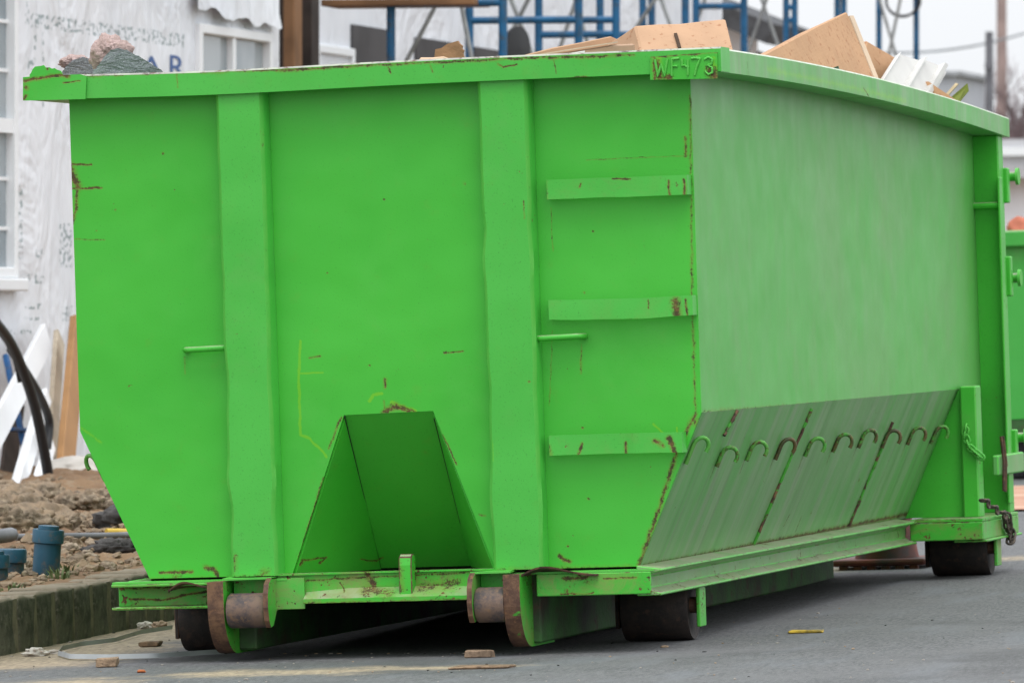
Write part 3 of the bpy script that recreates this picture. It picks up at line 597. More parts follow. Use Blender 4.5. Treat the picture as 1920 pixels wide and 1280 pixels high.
# latches on the rear door edge
def latch(px, py, sc=1.0):
    p = atX(px, py, 1.21); o = MB().box(1.20, 1.222, p.y-.02, p.y+.10, p.z-.075*sc, p.z+.03*sc).bevel(.004, 1, 25, 1).build('latch_plate', gx, D)
    MB().tube([(1.223, p.y+.06, p.z), (1.262, p.y+.06, p.z)], .02*sc, 10).build('latch_bolt', M_GREEN, o, 40)
    MB().tube([(1.223, p.y+.10, p.z+.05), (1.245, p.y+.10, p.z+.05)], .024*sc, 10).build('latch_bolt', M_GREEN, o, 40)
    return o
Yl = YR+.076
def hinge(z0, z1, ext, pinz):
    o = MB().box(1.17, 1.222, Yl, Yl+.05, z0, z1).bevel(.005, 1, 25, 1).build('hinge_lug', gx, D)
    MB().box(1.16, 1.185, Yl+.05, Yl+.05+ext, z0+.02, z1-.02).bevel(.005, 1, 25, 1).build('hinge_arm', gx, o)
    MB().tube([(1.14, Yl+.05+ext*.6, pinz), (1.24, Yl+.05+ext*.6, pinz)], .02, 10).build('hinge_pin', M_GREEN, o, 40)
    MB().tube([(1.238, Yl+.05+ext*.6, pinz), (1.25, Yl+.05+ext*.6, pinz)], .036, 12).build('hinge_washer', M_EDGE, o, 40)
    return o
hinge(1.555, 1.70, .10, 1.665); hinge(1.17, 1.335, .06, 1.245); hinge(.50, .62, .10, .585)
MB().tube([(1.10, 5.53, 1.545), (1.215, 5.53, 1.545)], .014, 8).build('door_pin', M_GREEN, D, 40)
MB().box(1.206, 1.216, 5.50, 5.57, .32, 1.66).bevel(.003, 1, 25, 1).build('post_strap', gx, D)
lb = atX(1835, 908, 1.2); b = MB(); b.box(1.206, 1.232, 5.16, 5.80, .442, .525); b.bevel(.006, 1, 25, 1).build('latch_bar', [paint('green_latch_paint', dust=.6, base=(.15, .40, .12), base2=(.12, .38, .1)), M_EDGE], D)
MB().tube([(1.236, 5.22, .60), (1.243, 5.225, .50), (1.238, 5.23, .38), (1.238, 5.27, .375), (1.243, 5.275, .50), (1.236, 5.26, .60)], .007, 6).build('chain_shackle', M_RUST, D, 60)
M_CHAIN = rust_mat('chain_rust', .0, (.10, .075, .055), (.035, .03, .026), (.16, .12, .08)); M_CHAING = edge_paint('painted_chain', .6)
def chain(pts, n, size, mat):
    P = [Vector(p) for p in pts]; me = None
    for i in range(n):
        t_ = i/(n-1)*(len(P)-1); k = min(int(t_), len(P)-2); c = P[k].lerp(P[k+1], t_-k); dr = (P[k+1]-P[k]).normalized()
        if me is None:
            b = MB(); a, h = size*.32, size*.5; loop = []
            for j in range(16):
                an = 2*math.pi*j/16; loop.append((a*math.cos(an), 0, (h-a)*(1 if math.sin(an) > 0 else -1)*(abs(math.sin(an)) > .01)+a*math.sin(an)))
            b.tube(loop, size*.11, 6, close=True); bmesh.ops.recalc_face_normals(b.bm, faces=b.bm.faces[:]); me = bpy.data.meshes.new('chain_link'); b.bm.to_mesh(me); b.bm.free(); me.shade_smooth(); me.materials.append(mat)
        o = link('chain_link', me, None, D); o.location = c; o.rotation_mode = 'QUATERNION'
        o.rotation_quaternion = dr.to_track_quat('Z', 'Y') @ Matrix.Rotation(math.pi/2*(i % 2), 3, 'Z').to_quaternion()
ch = lambda px, py, x=1.245: atX(px, py, x)
chain([ch(1845, 938), ch(1868, 955), ch(1888, 968), ch(1890, 985), ch(1897, 1000), ch(1895, 1012)], 15, .05, M_CHAIN)
cg = lambda px, py: atY(px, py, YS-.05)
chain([cg(1811, 803), cg(1809, 815), cg(1818, 838), cg(1832, 850), cg(1838, 855)], 10, .038, M_CHAING)

# ---------------------------------------------------------------- rubbish in the dumpster
def heap():
    b = MB(); xs, ys = ar(-1.06, 1.06, 18), ar(.08, 5.5, 40); g = [[b.bm.verts.new((x, y, 1.62+.10*fb(x, y, 0, 2.5, 4)-.10*(y/5.5)+rim_dz(y))) for x in xs] for y in ys]
    for j in range(39):
        for i in range(17): b.bm.faces.new((g[j][i], g[j][i+1], g[j+1][i+1], g[j+1][i]))
    return tag(b.build('rubbish_heap', simple('rubbish', (.30, .25, .2), .9, .3, 6, .6, 20, col2=(.12, .1, .09)), None, 180), 'heap of mixed building rubbish filling the green dumpster', 'rubbish', kind='stuff')
heap()
def card_mat(name, c, spots=True):
    t = NT(name); col = t.mix(t.ss(t.noise(5, 4), .35, .68), c, tuple(x*.88 for x in c))
    if spots: col = t.mix(t.math('MULTIPLY', t.ss(t.noise(42, 3, .55), .60, .66), .7), col, (c[0]*.62, c[1]*.42, c[2]*.30))
    w_ = t.n('TexWave', {'Vector': t.P, 'Scale': 60.0, 'Distortion': .5, 'Detail': 1.0}).outputs[1]
    t.set(Base_Color=col, Roughness=.85); t.bump(t.math('ADD', t.noise(18, 4), t.math('MULTIPLY', w_, .04)), .25, .012); return t.m
M_CARD, M_CARD2, M_CARD3, M_KRAFT = card_mat('cardboard', (.45, .275, .165)), card_mat('orange_cardboard', (.46, .265, .14)), card_mat('plain_cardboard', (.43, .265, .155), False), simple('torn_kraft', (.34, .19, .10), .9, .2, 9, .4, 40)
M_TAPE = simple('tape', (.60, .47, .34), .35, .1, 4); M_DK = simple('dark_gap', (.06, .035, .02), .9, .1)
def wobbly(b, amp=.006, cuts=3):
    b.bevel(.006, 1); b.sub(cuts, .08); return b.jit(lambda c: (amp*fb(c.x, c.y, c.z, 5), amp*fb(c.x+7, c.y, c.z, 5), amp*fb(c.x, c.y+7, c.z, 5)))
# carton with its corner up behind the front rim
A = atY(1190, 49, 1.35); Bq = atY(1363, 36, 1.55); u = Bq-A; v = atY(1207, 118, 1.16)-A; v *= 1.8; w_ = atY(1100, 112, 1.62)-A; w_ *= 1.3
c1 = empty('carton', A, 'big speckled cardboard carton with a slot in its top, behind the rim with welded number', 'cardboard box')
o = wobbly(MB().para((0, 0, 0), u, v, w_)).build('box', M_CARD, c1)
nn = u.cross(v).normalized(); nn = nn if nn.z > 0 else -nn
sA = atY(1265, 56, 1.25)-A; 
def on_face(px, py): d = ray(px, py); return CAM + d*((A-CAM).dot(nn)/d.dot(nn)) - A
sa, sb = on_face(1263, 66), on_face(1271, 93); MB().para(sa+nn*.004, sb-sa, u.normalized()*.012, nn*.004).build('hand_slot', M_DK, o)
# carton standing on its corner
A2 = atX(1588, 22, .86); u2 = (atX(1412, 111, .86)-A2)*1.2; v2 = (atX(1643, 160, .98)-A2)*1.2; n2 = u2.cross(v2).normalized(); n2 = n2 if n2.x < 0 else -n2
c2 = empty('carton', A2, 'large speckled cardboard carton standing on its corner beside white siding', 'cardboard box')
wobbly(MB().para((0, 0, 0), u2, v2, n2*.22), .004).build('box', M_CARD2, c2)
ee = v2.normalized(); MB().para(ee*.02-n2*.003+u2.normalized()*-.004, ee*(v2.length-.05), Vector((.014, .012, 0)), n2*.02).build('pale_edge', M_TAPE, c2)  # paler strip along the carton's narrow side face
A3 = atX(1626, 76, .80); u3 = atX(1700, 122, .90)-A3; v3 = (atX(1612, 140, .80)-A3)*1.5
c3 = tag(wobbly(MB().para(A3, u3, v3, Vector((-.18, .04, -.02))), .004).build('carton', M_CARD2), 'orange cardboard carton corner between big tilted carton and white siding', 'cardboard box')
# long flat cartons
A4 = atY(918, 116, 1.0); u4 = atY(1146, 66, 1.6)-A4; c4 = empty('carton', A4, 'long flat cardboard carton lying slanted against big carton', 'cardboard box')
wobbly(MB().para((0, 0, 0), u4, Vector((.06, .05, -.16)), Vector((.02, .30, -.03))), .004).build('box', M_CARD3, c4)
A5 = atY(1012, 106, .62); u5 = atY(1150, 84, .78)-A5; c5 = empty('carton', A5, 'narrow taped cardboard carton with a white shipping label', 'cardboard box')
wobbly(MB().para((0, 0, 0), u5, Vector((.01, -.02, -.20)), Vector((.03, .22, .01))), .002).build('box', card_mat('taped_cardboard', (.40, .26, .17), False), c5)
MB().para(Vector((.0, -.006, .004)), u5, Vector((.006, .05, .004)), Vector((0, 0, .004))).build('tape', M_TAPE, c5)
l0 = u5*.40+Vector((0, -.010, -.006)); lb_ = MB().para(l0, u5*.22, Vector((0, -.006, -.055)), Vector((0, -.004, 0))).build('shipping_label', simple('label_paper', (.74, .74, .74), .6, .03), c5)
MB().para(l0+u5*.15+Vector((0, -.006, -.012)), u5*.035, Vector((0, -.001, -.022)), Vector((0, -.002, 0))).build('barcode', simple('label_ink', (.10, .12, .2), .7), lb_)
# torn kraft scrap
def scrap(name, pix, y, th, mat, label, cat, dy=0.0, par=None):
    pts = [atY(px, py, y+dy*i) for i, (px, py) in enumerate(pix)]
    b = MB().prism(pts, (0, th, 0)); return tag(b.build(name, mat), label, cat)
scrap('torn_carton_piece', [(812, 132), (816, 93), (828, 90), (838, 83), (848, 80), (858, 77), (861, 82), (866, 86), (865, 91), (869, 95), (867, 100), (870, 112), (872, 132)], .45, .02, M_KRAFT, 'torn piece of brown corrugated cardboard sticking up above rim', 'cardboard')
o = MB(); c = atY(812, 119, .35)
o.lathe([(.004, -.06), (.018, -.04), (.024, 0), (.02, .04), (.004, .07)], c, (1, .2, .08), 14); o.jit(lambda q: (0, .012*fb(q.x, q.y, q.z, 16), .012*fb(q.x, q.y, q.z+5, 18)))
tag(o.build('crumpled_paper', simple('tan_paper', (.60, .42, .29), .85, .1, 6, .3, 30), None, 30), 'crumpled tan paper lying at the foot of torn cardboard piece', 'paper')
# vinyl siding planks
M_VINYL = simple('white_vinyl', (.54, .53, .50), .4, .05, 4)
def siding(orig, L_, wv, n_, label, off):
    r_ = empty('siding_plank', orig, label, 'siding', 'white siding planks in dumpster')
    W = wv.length; wd = wv/W; prof = [(0, 0), (0, .022), (.012, .024), (.02, .012), (W*.44, .004), (W*.47, .030), (W*.5, .030), (W*.51, .014), (W*.86, .002), (W*.89, .026), (W, .016), (W, .010), (W*.93, .010), (W*.915, -.002), (.02, -.002)]
    MB().prism([wd*a+n_*h for a, h in prof], L_).build('panel', M_VINYL, r_)
    for i in range(9): p = wd*(W*.96)+n_*.0162+L_*(.06+.105*i); MB().para(p, L_.normalized()*.035, wd*.008, n_*.0012).build('nail_slot', M_SLOT, r_)
M_SLOT = simple('slot_shadow_grey', (.30, .29, .27), .8, .05)
so = atX(1640, 166, 1.03); sL = atX(1676, 110, .93)-so; wv = atX(1738, 186, 1.03)-so; n_ = wv.cross(sL).normalized(); n_ = n_ if n_.z > 0 else -n_
siding(so, sL*1.1, wv, n_, 'upper white vinyl siding plank leaning out of dumpster beside tilted carton', 0)
siding(so+wv*.10-n_*.035, sL*1.04, wv*1.02, n_, 'lower white vinyl siding plank under the other one in dumpster', 0)
A6 = atX(1742, 150, 1.0); u6 = atX(1820, 203, 1.17)-A6
tag(wobbly(MB().para(A6, u6, Vector((-.30, .03, .01)), Vector((-.02, -.02, -.05))), .003).build('carton', M_CARD2), 'small tan carton behind white siding at the dumpster rear', 'cardboard box')
a, b_ = atX(1770, 205, 1.06), atX(1812, 157, 1.12)
st_ = empty('wood_stake', a, 'green stained wooden stake with slanted tip pointing up at rim', 'stake')
dr = b_-a; MB().prism([Vector((-.03, 0, 0)), Vector((.035, 0, -.005)), dr+Vector((.006, 0, -.03)), dr+Vector((.002, 0, 0))], (0, .02, 0)).build('stake', simple('green_stained_wood', (.20, .25, .03), .8, .2, 8), st_)
MB().para(Vector((-.034, 0, 0)), dr*1.0+Vector((.0, 0, 0)), Vector((-.012, .0, .004)), Vector((0, .02, 0))).build('raw_edge', simple('raw_wood', (.5, .40, .24), .85, .15, 9), st_)
scrap('plastic_scrap', [(1538, 150), (1545, 134), (1571, 124), (1580, 150)], 2.95, .012, simple('dark_green_plastic', (.035, .085, .05), .6), 'dark green plastic scrap in front of tilted carton', 'scrap')
# insulation rolls: pink wool under grey black facing
M_PINK = NT('pink_wool'); M_PINK.set(Base_Color=M_PINK.mix(M_PINK.ss(M_PINK.noise(30, 6, .75, dist=1.2), .4, .65), (.86, .64, .60), (.74, .54, .48)), Roughness=1.0); M_PINK.bump(M_PINK.noise(60, 6, .8, dist=1.5), 1.0, .03)
def facing():
    t = NT('black_facing'); c = t.mix(t.ss(t.noise(420, 2, .8), .38, .66), (.13, .14, .16), (.44, .47, .52)); c = t.mix(t.ss(t.noise(7, 4, .6), .56, .68), c, (.04, .043, .05)); t.set(Base_Color=c, Roughness=.45); t.bump(t.noise(9, 5, .6, t.scale((1, 1, 3)), .8), .8, .03); return t.m
M_FACE = facing()
def insulation(outline, y, pk, label, dep):
    mid = outline[len(outline)//2]; c = atY(mid[0], 150, y); r_ = empty('insulation_roll', (c.x, c.y, c.z-.06), label, 'insulation', 'insulation rolls in dumpster'); o_ = Vector((c.x, c.y, c.z-.06))
    P = [atY(px, py, y)-o_ for px, py in outline]; Q = []
    for i in range(len(P)-1):
        for k in range(4): Q.append(P[i].lerp(P[i+1], k/4))
    Q.append(P[-1]); b = MB(); m = 12; g = []
    for j in range(m):
        t_ = j/(m-1); row = []
        for i, q in enumerate(Q):
            e = .010*fb(i*.22, t_*2.5, 1, 1.2)*sm(t_, 0, .2)+.004*fb(i*.9, t_*7, 4, 1)
            row.append(b.bm.verts.new((q.x-.29*t_*dep, (t_)*dep-.03*math.sin(math.pi*i/len(Q)), (q.z+.06)*(1-.12*t_*t_)-.06+e)))
        g.append(row)
    for j in range(m-1):
        for i in range(len(Q)-1): b.bm.faces.new((g[j][i], g[j][i+1], g[j+1][i+1], g[j+1][i]))
    b.bm.faces.new(g[0][::-1]); b.build('facing', M_FACE, r_, 60)
    for k_, (qx, qy, rx, rz) in enumerate(pk):
        p = atY(qx, qy, y+.10); b = MB(); bmesh.ops.create_icosphere(b.bm, subdivisions=5, radius=1)
        for v_ in b.bm.verts:
            d = v_.co.normalized(); f_ = 1+.15*fb(d.x, d.y, d.z+k_, 2.0)+.08*abs(fb(d.x, d.y, d.z, 6, 4))+.06*fb(d.x, d.y, d.z, 26, 3); v_.co = p-o_+Vector((d.x*rx*f_, d.y*.09*f_, d.z*rz*f_))
        b.build('wool', M_PINK.m, r_, 180)
insulation([(170, 150), (176, 134), (188, 122), (200, 106), (212, 95), (226, 91), (242, 95), (264, 106), (286, 120), (304, 132), (322, 150)], .36, [(203, 104, .058, .072), (222, 96, .045, .04)], 'larger pink insulation roll with grey black facing behind dented rim corner', .5)
insulation([(112, 150), (118, 136), (128, 124), (142, 113), (160, 108), (178, 112), (192, 128), (200, 150)], .62, [(140, 117, .048, .026)], 'smaller pink insulation roll with black facing next to torn rim corner', .4)

# ---------------------------------------------------------------- yard: clods, pipes, planks
M_CLOD = simple('dry_clod', (.27, .20, .135), .95, .25, 9, 1.0, 55, spec=.1, col2=(.13, .105, .08), dirt=(.36, .29, .21)); M_DARKROCK = simple('asphalt_lump', (.075, .070, .068), .9, .3, 14, .9, 60)
def rock(px, py, r, label, group, mat=M_CLOD, sq=.6, name='clod', cat='clod', long=1.0):
    p = on_yard(px, py); b = MB(); bmesh.ops.create_icosphere(b.bm, subdivisions=4, radius=1); sd_ = random.uniform(0, 99)
    for v_ in b.bm.verts:
        d = v_.co.normalized(); f_ = 1+.35*fb(d.x+sd_, d.y, d.z, 1.3, 2)+.40*abs(fb(d.x, d.y+sd_, d.z, 3, 5))+.16*fb(d.x, d.y, d.z+sd_, 9, 4); v_.co = Vector((d.x*f_*long*r, d.y*f_*r, d.z*f_*sq*r))
    o = b.build(name, mat, None, 180); o.location = (p.x, p.y, yard_h(p.x, p.y)+r*sq*.35); o.rotation_euler.z = random.uniform(-.6, .6) if long == 1 else -.15
    return tag(o, label, cat, group)
random.seed(11)
for k in range(60):
    px = random.uniform(-25, 95); py = random.uniform(932, 1004); rock(px, py, random.uniform(.035, .12)*sm(py, 880, 1000)**.3, 'grey brown clod of dry earth piled on the yard behind pipes', 'clods in the earth pile')
for k in range(34): rock(random.uniform(90, 230), random.uniform(950, 1000), random.uniform(.03, .085), 'grey brown clod of dry earth piled on the yard behind pipes', 'clods in the earth pile')
for k in range(16): rock(random.uniform(-20, 230), random.uniform(1030, 1075), random.uniform(.012, .035), 'small pale stone on the dirt slope above kerb', 'small stones on the dirt slope', simple('pale_stone', (.34, .27, .2), .95, .2) if k == 0 else bpy.data.materials['pale_stone'], name='stone', cat='stone')
rock(207, 1038, .055, 'dark grey lump of asphalt lying on the dirt slope', None, M_DARKROCK, .65, 'asphalt_lump', 'rock', 1.9)
rock(228, 1003, .085, 'flat dark grey stone behind the yellow strip', None, M_DARKROCK, .75, 'dark_stone', 'rock', 1.2)
def pipe(px, py, h_px, r, lean, label, cap_col=None):
    p = on_yard(px, py); r_ = empty('standpipe', (p.x, p.y, yard_h(p.x, p.y)), label, 'pipe', 'blue standpipes by the kerb')
    h = h_px/F*(p-CAM).length; ax = Vector((lean, 0, 1)).normalized(); m = M_PIPE
    MB().lathe([(r, -.05), (r, h-.055)], (0, 0, 0), ax, 28).build('pipe', m, r_, 40)
    cp = MB().lathe([(r+.002, h-.0545), (r*1.16, h-.05), (r*1.17, h-.006), (r*1.12, h), (r*.98, h-.001)], (0, 0, 0), ax, 28).build('collar', m, r_, 40)
    if cap_col: MB().lathe([(r*.78, h), (r*.76, h+.014), (r*.5, h+.016)], (0, 0, 0), ax, 20).build('cap', m, cp, 40)
M_PIPE = simple('blue_pipe', (.018, .085, .14), .5, .25, 7, .1, 40, col2=(.012, .055, .09), dirt=(.12, .09, .07))
pipe(86, 1084, 86, .052, .10, 'tall blue standpipe leaning right with screwed cap by kerb', True)
pipe(18, 1080, 48, .056, .05, 'short blue standpipe with dirty rim beside the tall one'); pipe(-9, 1090, 46, .05, .0, 'short blue standpipe half out of the yard corner', True)
def yard_tube(name, pix, r, mat, label, cat, lift=0):
    P = [on_yard(*p) for p in pix]; Q = []
    for i in range(len(P)-1):
        for k in range(8): q = P[i].lerp(P[i+1], k/8); Q.append(Vector((q.x, q.y, yard_h(q.x, q.y, False)+r+.02+lift)))
    return tag(MB().tube(Q, r, 8).build(name, mat, None, 60), label, cat)
M_CONDUIT = simple('grey_conduit', (.16, .165, .18), .6, .15); M_BLACKP = simple('black_plastic', (.016, .017, .02), .42, .1)
yard_tube('conduit', [(30, 1022), (120, 1020), (210, 1019), (260, 1017)], .014, M_CONDUIT, 'thin grey conduit lying across dirt behind tall blue pipe', 'conduit')
yard_tube('conduit', [(-40, 1030), (0, 1028), (26, 1024)], .03, M_CONDUIT, 'thick grey conduit end lying on dirt behind short pipes', 'conduit')
yard_tube('yellow_strip', [(200, 1013), (222, 1013), (250, 1014)], .016, simple('yellow_plastic', (.62, .42, .06), .6, .1), 'yellow plastic strip lying on dirt near dark stones', 'strip')
yard_tube('black_hose_end', [(150, 968), (168, 966), (190, 968)], .02, M_BLACKP, 'short black hose end poking out of the clods', 'hose')
b = MB(); rnd = random.Random(3)
for k in range(1500):
    px, py = rnd.uniform(-25, 270), rnd.uniform(905, 1100); p = on_yard(px, py); s_ = rnd.uniform(.006, .02)*(2 if rnd.random() < .08 else 1)
    if curbx(p.y)-p.x < .25: continue
    r0 = bmesh.ops.create_icosphere(b.bm, subdivisions=1, radius=1, matrix=Matrix.Translation((p.x, p.y, yard_h(p.x, p.y)+s_*.2)) @ Matrix.Rotation(rnd.uniform(0, 6), 4, 'Z') @ Matrix.Diagonal((s_*rnd.uniform(.8, 1.6), s_, s_*.7, 1)))
    for v_ in r0['verts']: v_.co += Vector((rnd.uniform(-1, 1), rnd.uniform(-1, 1), rnd.uniform(-1, 1)))*s_*.25
tag(b.build('earth_crumbs', M_CLOD), 'loose crumbs of earth strewn over the dirt yard', 'earth', kind='stuff')
# weeds
M_WEED = simple('weed_green', (.12, .17, .06), .8, .2, 30)
def weed(px, py, n, h, label):
    p = on_yard(px, py); b = MB(); r0 = random.Random(px)
    for k in range(n):
        a_ = r0.uniform(0, 6.28); l = h*r0.uniform(.5, 1.1); d = Vector((math.cos(a_), math.sin(a_), 0)); s_ = Vector((-d.y, d.x, 0))*.004; o_ = d*r0.uniform(0, .06)
        q = [o_, o_+d*l*.15+Vector((0, 0, l*.6)), o_+d*l*.5+Vector((0, 0, l))]
        b.poly([q[0]-s_, q[0]+s_, q[1]+s_, q[1]-s_]); b.poly([q[1]-s_, q[1]+s_, q[2]])
    o = b.build('weed', M_WEED); o.location = (p.x, p.y, yard_h(p.x, p.y)-.005); tag(o, label, 'weed')
weed(112, 1086, 26, .05, 'small green weed at the foot of tall blue pipe'); weed(124, 1072, 16, .04, 'small green weed on the dirt right of tall blue pipe'); weed(22, 1108, 26, .035, 'low grass tuft at the kerb before short pipes')
# planks, hoses and sack against the house wall (house wall: plumb plane x = -6)
XH = -6.0
def LV(o): o.matrix_world = LEVEL @ o.matrix_world; return o
def lean(name, top, bot, wpx, th, xt, xb, mat, label, cat, group=None):
    t_, b_ = lX(*top, xt), lX(*bot, xb); ax = t_-b_; b_ = b_-ax*.12; ax = t_-b_; up_ = Vector((1, 0, .25)); sd_ = ax.cross(up_).normalized(); nn_ = sd_.cross(ax).normalized()
    wd = wpx/F*(t_-CL).length; o = MB().para(b_-sd_*wd/2, ax, sd_*wd, nn_*th).bevel(.004, 1).build(name, mat); LV(o); return tag(o, label, cat, group)
M_PVC = simple('white_pvc_trim', (.82, .84, .86), .4, .03, 3); M_PLANK = simple('brown_plank', (.36, .19, .075), .75, .12, 3, .2, 30); M_CREAM = simple('cream_board', (.55, .47, .36), .85, .15, 3, dirt=(.34, .29, .23))
lean('trim_board', (82, 632), (-25, 835), 50, .03, -5.85, -5.25, M_PVC, 'wide white trim board leaning steeply left behind black hose', 'board')
lean('trim_board', (76, 745), (28, 905), 30, .05, -5.6, -5.1, M_PVC, 'narrow white trim board leaning left under the wide one', 'board')
lean('trim_board', (84, 835), (60, 925), 26, .05, -5.4, -5.0, M_PVC, 'short white trim board low beside the brown plank', 'board')
lean('cream_board', (106, 634), (93, 830), 36, .03, -5.9, -5.6, M_CREAM, 'dirty cream board standing behind the brown plank', 'board')
lean('brown_plank', (140, 617), (112, 915), 56, .04, -5.75, -5.25, M_PLANK, 'brown wooden plank standing upright beside dumpster corner', 'plank')
M_BLUE = simple('blue_steel', (.020, .105, .28), .5, .2, 10, dirt=(.09, .07, .06))
lean('blue_pole', (6, 668), (40, 835), 13, .03, -5.8, -5.6, M_BLUE, 'blue painted pole leaning behind white trim boards', 'pole')
lean('blue_pole', (52, 808), (18, 806), 7, .03, -5.62, -5.62, M_BLUE, 'blue painted crossbar between the white trim boards', 'pole')
lean('dark_board', (30, 740), (10, 900), 60, .02, -5.88, -5.7, simple('dark_stained_board', (.075, .055, .045), .9, .2), 'dark stained board behind the white trim boards', 'board')
def hose(pix, x, rpx, label):
    P = [lX(px, py, x) for px, py in pix]; Q = []
    for i in range(len(P)-1):
        p0, p1, p2, p3 = P[max(i-1, 0)], P[i], P[i+1], P[min(i+2, len(P)-1)]
        for k in range(8):
            t_ = k/8; Q.append(.5*((2*p1)+(p2-p0)*t_+(2*p0-5*p1+4*p2-p3)*t_*t_+(3*p1-p0-3*p2+p3)*t_**3))
    Q.append(P[-1]); o = MB().tube(Q, rpx/F*(P[0]-CL).length, 10).build('black_hose', M_BLACKP, None, 60); LV(o); tag(o, label, 'hose')
hose([(-60, 555), (-20, 592), (18, 640), (45, 700), (66, 765), (80, 830), (90, 890), (94, 940)], -5.0, 10.5, 'thick black hose arching down in front of white trim boards')
hose([(20, 655), (50, 700), (76, 745), (92, 790), (88, 840)], -5.2, 8.5, 'second black hose loop tucked behind the arching one'); hose([(26, 668), (32, 690), (37, 715)], -5.05, 4.5, 'short black strap end hanging from arching hose')
sk = lX(150, 895, -5.1); r_ = empty('cement_sack', (0, 0, 0), 'off-white cement sack lying over a brown block by the plank', 'sack')
b = MB(); bmesh.ops.create_icosphere(b.bm, subdivisions=4, radius=1)
for v_ in b.bm.verts: d = v_.co.normalized(); f_ = 1+.2*fb(d.x, d.y, d.z, 1.6); v_.co = sk+Vector((d.x*.20*f_, d.y*.24*f_, d.z*.085*f_+.03))
b.build('sack', simple('sack_paper', (.52, .49, .45), .9, .12, 8, .5, 12), r_, 180)
MB().box(sk.x-.18, sk.x+.18, sk.y-.2, sk.y+.2, sk.z-.2, sk.z-.03).bevel(.02, 1).build('block', simple('brown_block', (.17, .12, .09), .9, .2), r_); r_.matrix_world = LEVEL.copy()

# ---------------------------------------------------------------- house under construction (plumb)
def wrap_mat(name, prints):
    t = NT(name)
    c = t.mix(t.ss(t.noise(.9, 4), .35, .7), (.74, .76, .80), (.66, .69, .74))
    sep = t.n('SeparateXYZ', {0: t.P}); y, z = sep.outputs[1], sep.outputs[2]
    if prints:
        blk_ = t.ss(t.noise(1, 2, .5, t.scale((0, 22, 34))), .52, .56)
        def band(v, a, b_, e=.01): return t.math('MULTIPLY', t.ss(v, a-e, a), t.ss(v, b_, b_+e, 1.0, 0.0))
        pm = None
        for (ya, yb, za, zb) in prints:
            m = t.math('MULTIPLY', band(y, ya, yb), band(z, za, zb)); pm = m if pm is None else t.math('MAXIMUM', pm, m)
        c = t.mix(t.math('MULTIPLY', t.math('MULTIPLY', pm, blk_), .75), c, (.10, .17, .17))
    t.set(Base_Color=c, Roughness=.5)
    fold = t.noise(1, 4, .6, t.scale((1, 1.1, .8)), 1.2); fold2 = t.noise(1, 3, .55, t.n('Mapping', {'Vector': t.P, 'Rotation': (.7, 0, 0), 'Scale': (1, 5, .9)}).outputs[0], .5)
    t.bump(t.math('ADD', fold, t.math('MULTIPLY', fold2, .5)), .8, .12); return t.m
def lyz(px, py): p = lX(px, py, XH); return p.y, p.z
def prt(a, b_, c, d): (y0, z1), (y1, z0) = lyz(a, b_), lyz(c, d); return (min(y0, y1), max(y0, y1), min(z0, z1), max(z0, z1))
prints = [prt(58, 50, 345, 66), prt(32, 350, 42, 485), prt(36, 515, 82, 530), prt(112, 420, 134, 500), prt(68, 468, 82, 482), prt(46, 570, 78, 578), prt(118, 575, 136, 600), prt(46, 596, 80, 599), prt(20, 620, 68, 624), prt(48, 5, 54, 44), prt(64, 66, 68, 100), prt(52, 110, 66, 138), prt(80, 60, 82, 200)]
M_WRAP = wrap_mat('house_wrap', prints); M_WRAP2 = wrap_mat('house_wrap_plain', None)
H = empty('house', label='white wrapped house under construction with new white windows, beside the dirt yard', cat='house', mw=LEVEL)
Y0, Y1, ZTOP = 9.5, 20.6, 5.6
w1a, w1b = lyz(-150, 0)[0], lyz(24, 0)[0]; w1z0 = lyz(22, 522)[1]; w2a, w2b = lyz(366, 0)[0], lyz(503, 0)[0]; w2z1 = lyz(372, 44)[1]; w2z0 = 1.55
def wall_with_holes(name, x, th, y0, y1, z0, z1, holes, mat, par):
    b = MB(); ys = sorted({y0, y1}|{h[0] for h in holes}|{h[1] for h in holes}); zs = sorted({z0, z1}|{h[2] for h in holes}|{h[3] for h in holes})
    vs_ = {}
    def V(y, z):
        k = (round(y, 4), round(z, 4))
        if k not in vs_: vs_[k] = b.bm.verts.new((x, y, z))
        return vs_[k]
    fs = []
    for i in range(len(ys)-1):
        for j in range(len(zs)-1):
            cy, cz = (ys[i]+ys[i+1])/2, (zs[j]+zs[j+1])/2
            if any(h[0] < cy < h[1] and h[2] < cz < h[3] for h in holes): continue
            fs.append(b.bm.faces.new((V(ys[i], zs[j]), V(ys[i+1], zs[j]), V(ys[i+1], zs[j+1]), V(ys[i], zs[j+1]))))
    e = bmesh.ops.extrude_face_region(b.bm, geom=fs); bmesh.ops.translate(b.bm, verts=[v for v in e['geom'] if isinstance(v, bmesh.types.BMVert)], vec=(-th, 0, 0))
    return b.build(name, mat, par)
wall_with_holes('wrapped_wall', XH, .2, Y0, Y1, -.3, ZTOP, [(w1a, w1b, w1z0, 3.75), (w2a, w2b, w2z0, w2z1)], M_WRAP, H)
MB().box(XH-9, XH-.2, Y0, Y0+.2, -.3, ZTOP).build('end_wall', M_WRAP2, H); MB().box(XH-9, XH-.2, Y1-.2, Y1, -.3, ZTOP).build('end_wall', M_WRAP2, H); MB().box(XH-9.2, XH-9, Y0, Y1, -.3, ZTOP).build('back_wall', M_WRAP2, H)
M_ROOF = simple('grey_shingles', (.075, .078, .085), .9, .2, 9, .4, 40)
MB().prism([(XH+.4, Y0-.3, ZTOP), (XH-4.6, Y0-.3, ZTOP+3), (XH-9.6, Y0-.3, ZTOP)], (0, Y1-Y0+.6, 0)).build('roof', M_ROOF, H)
M_WFR = simple('white_vinyl_frame', (.80, .82, .84), .35, .02, 3)
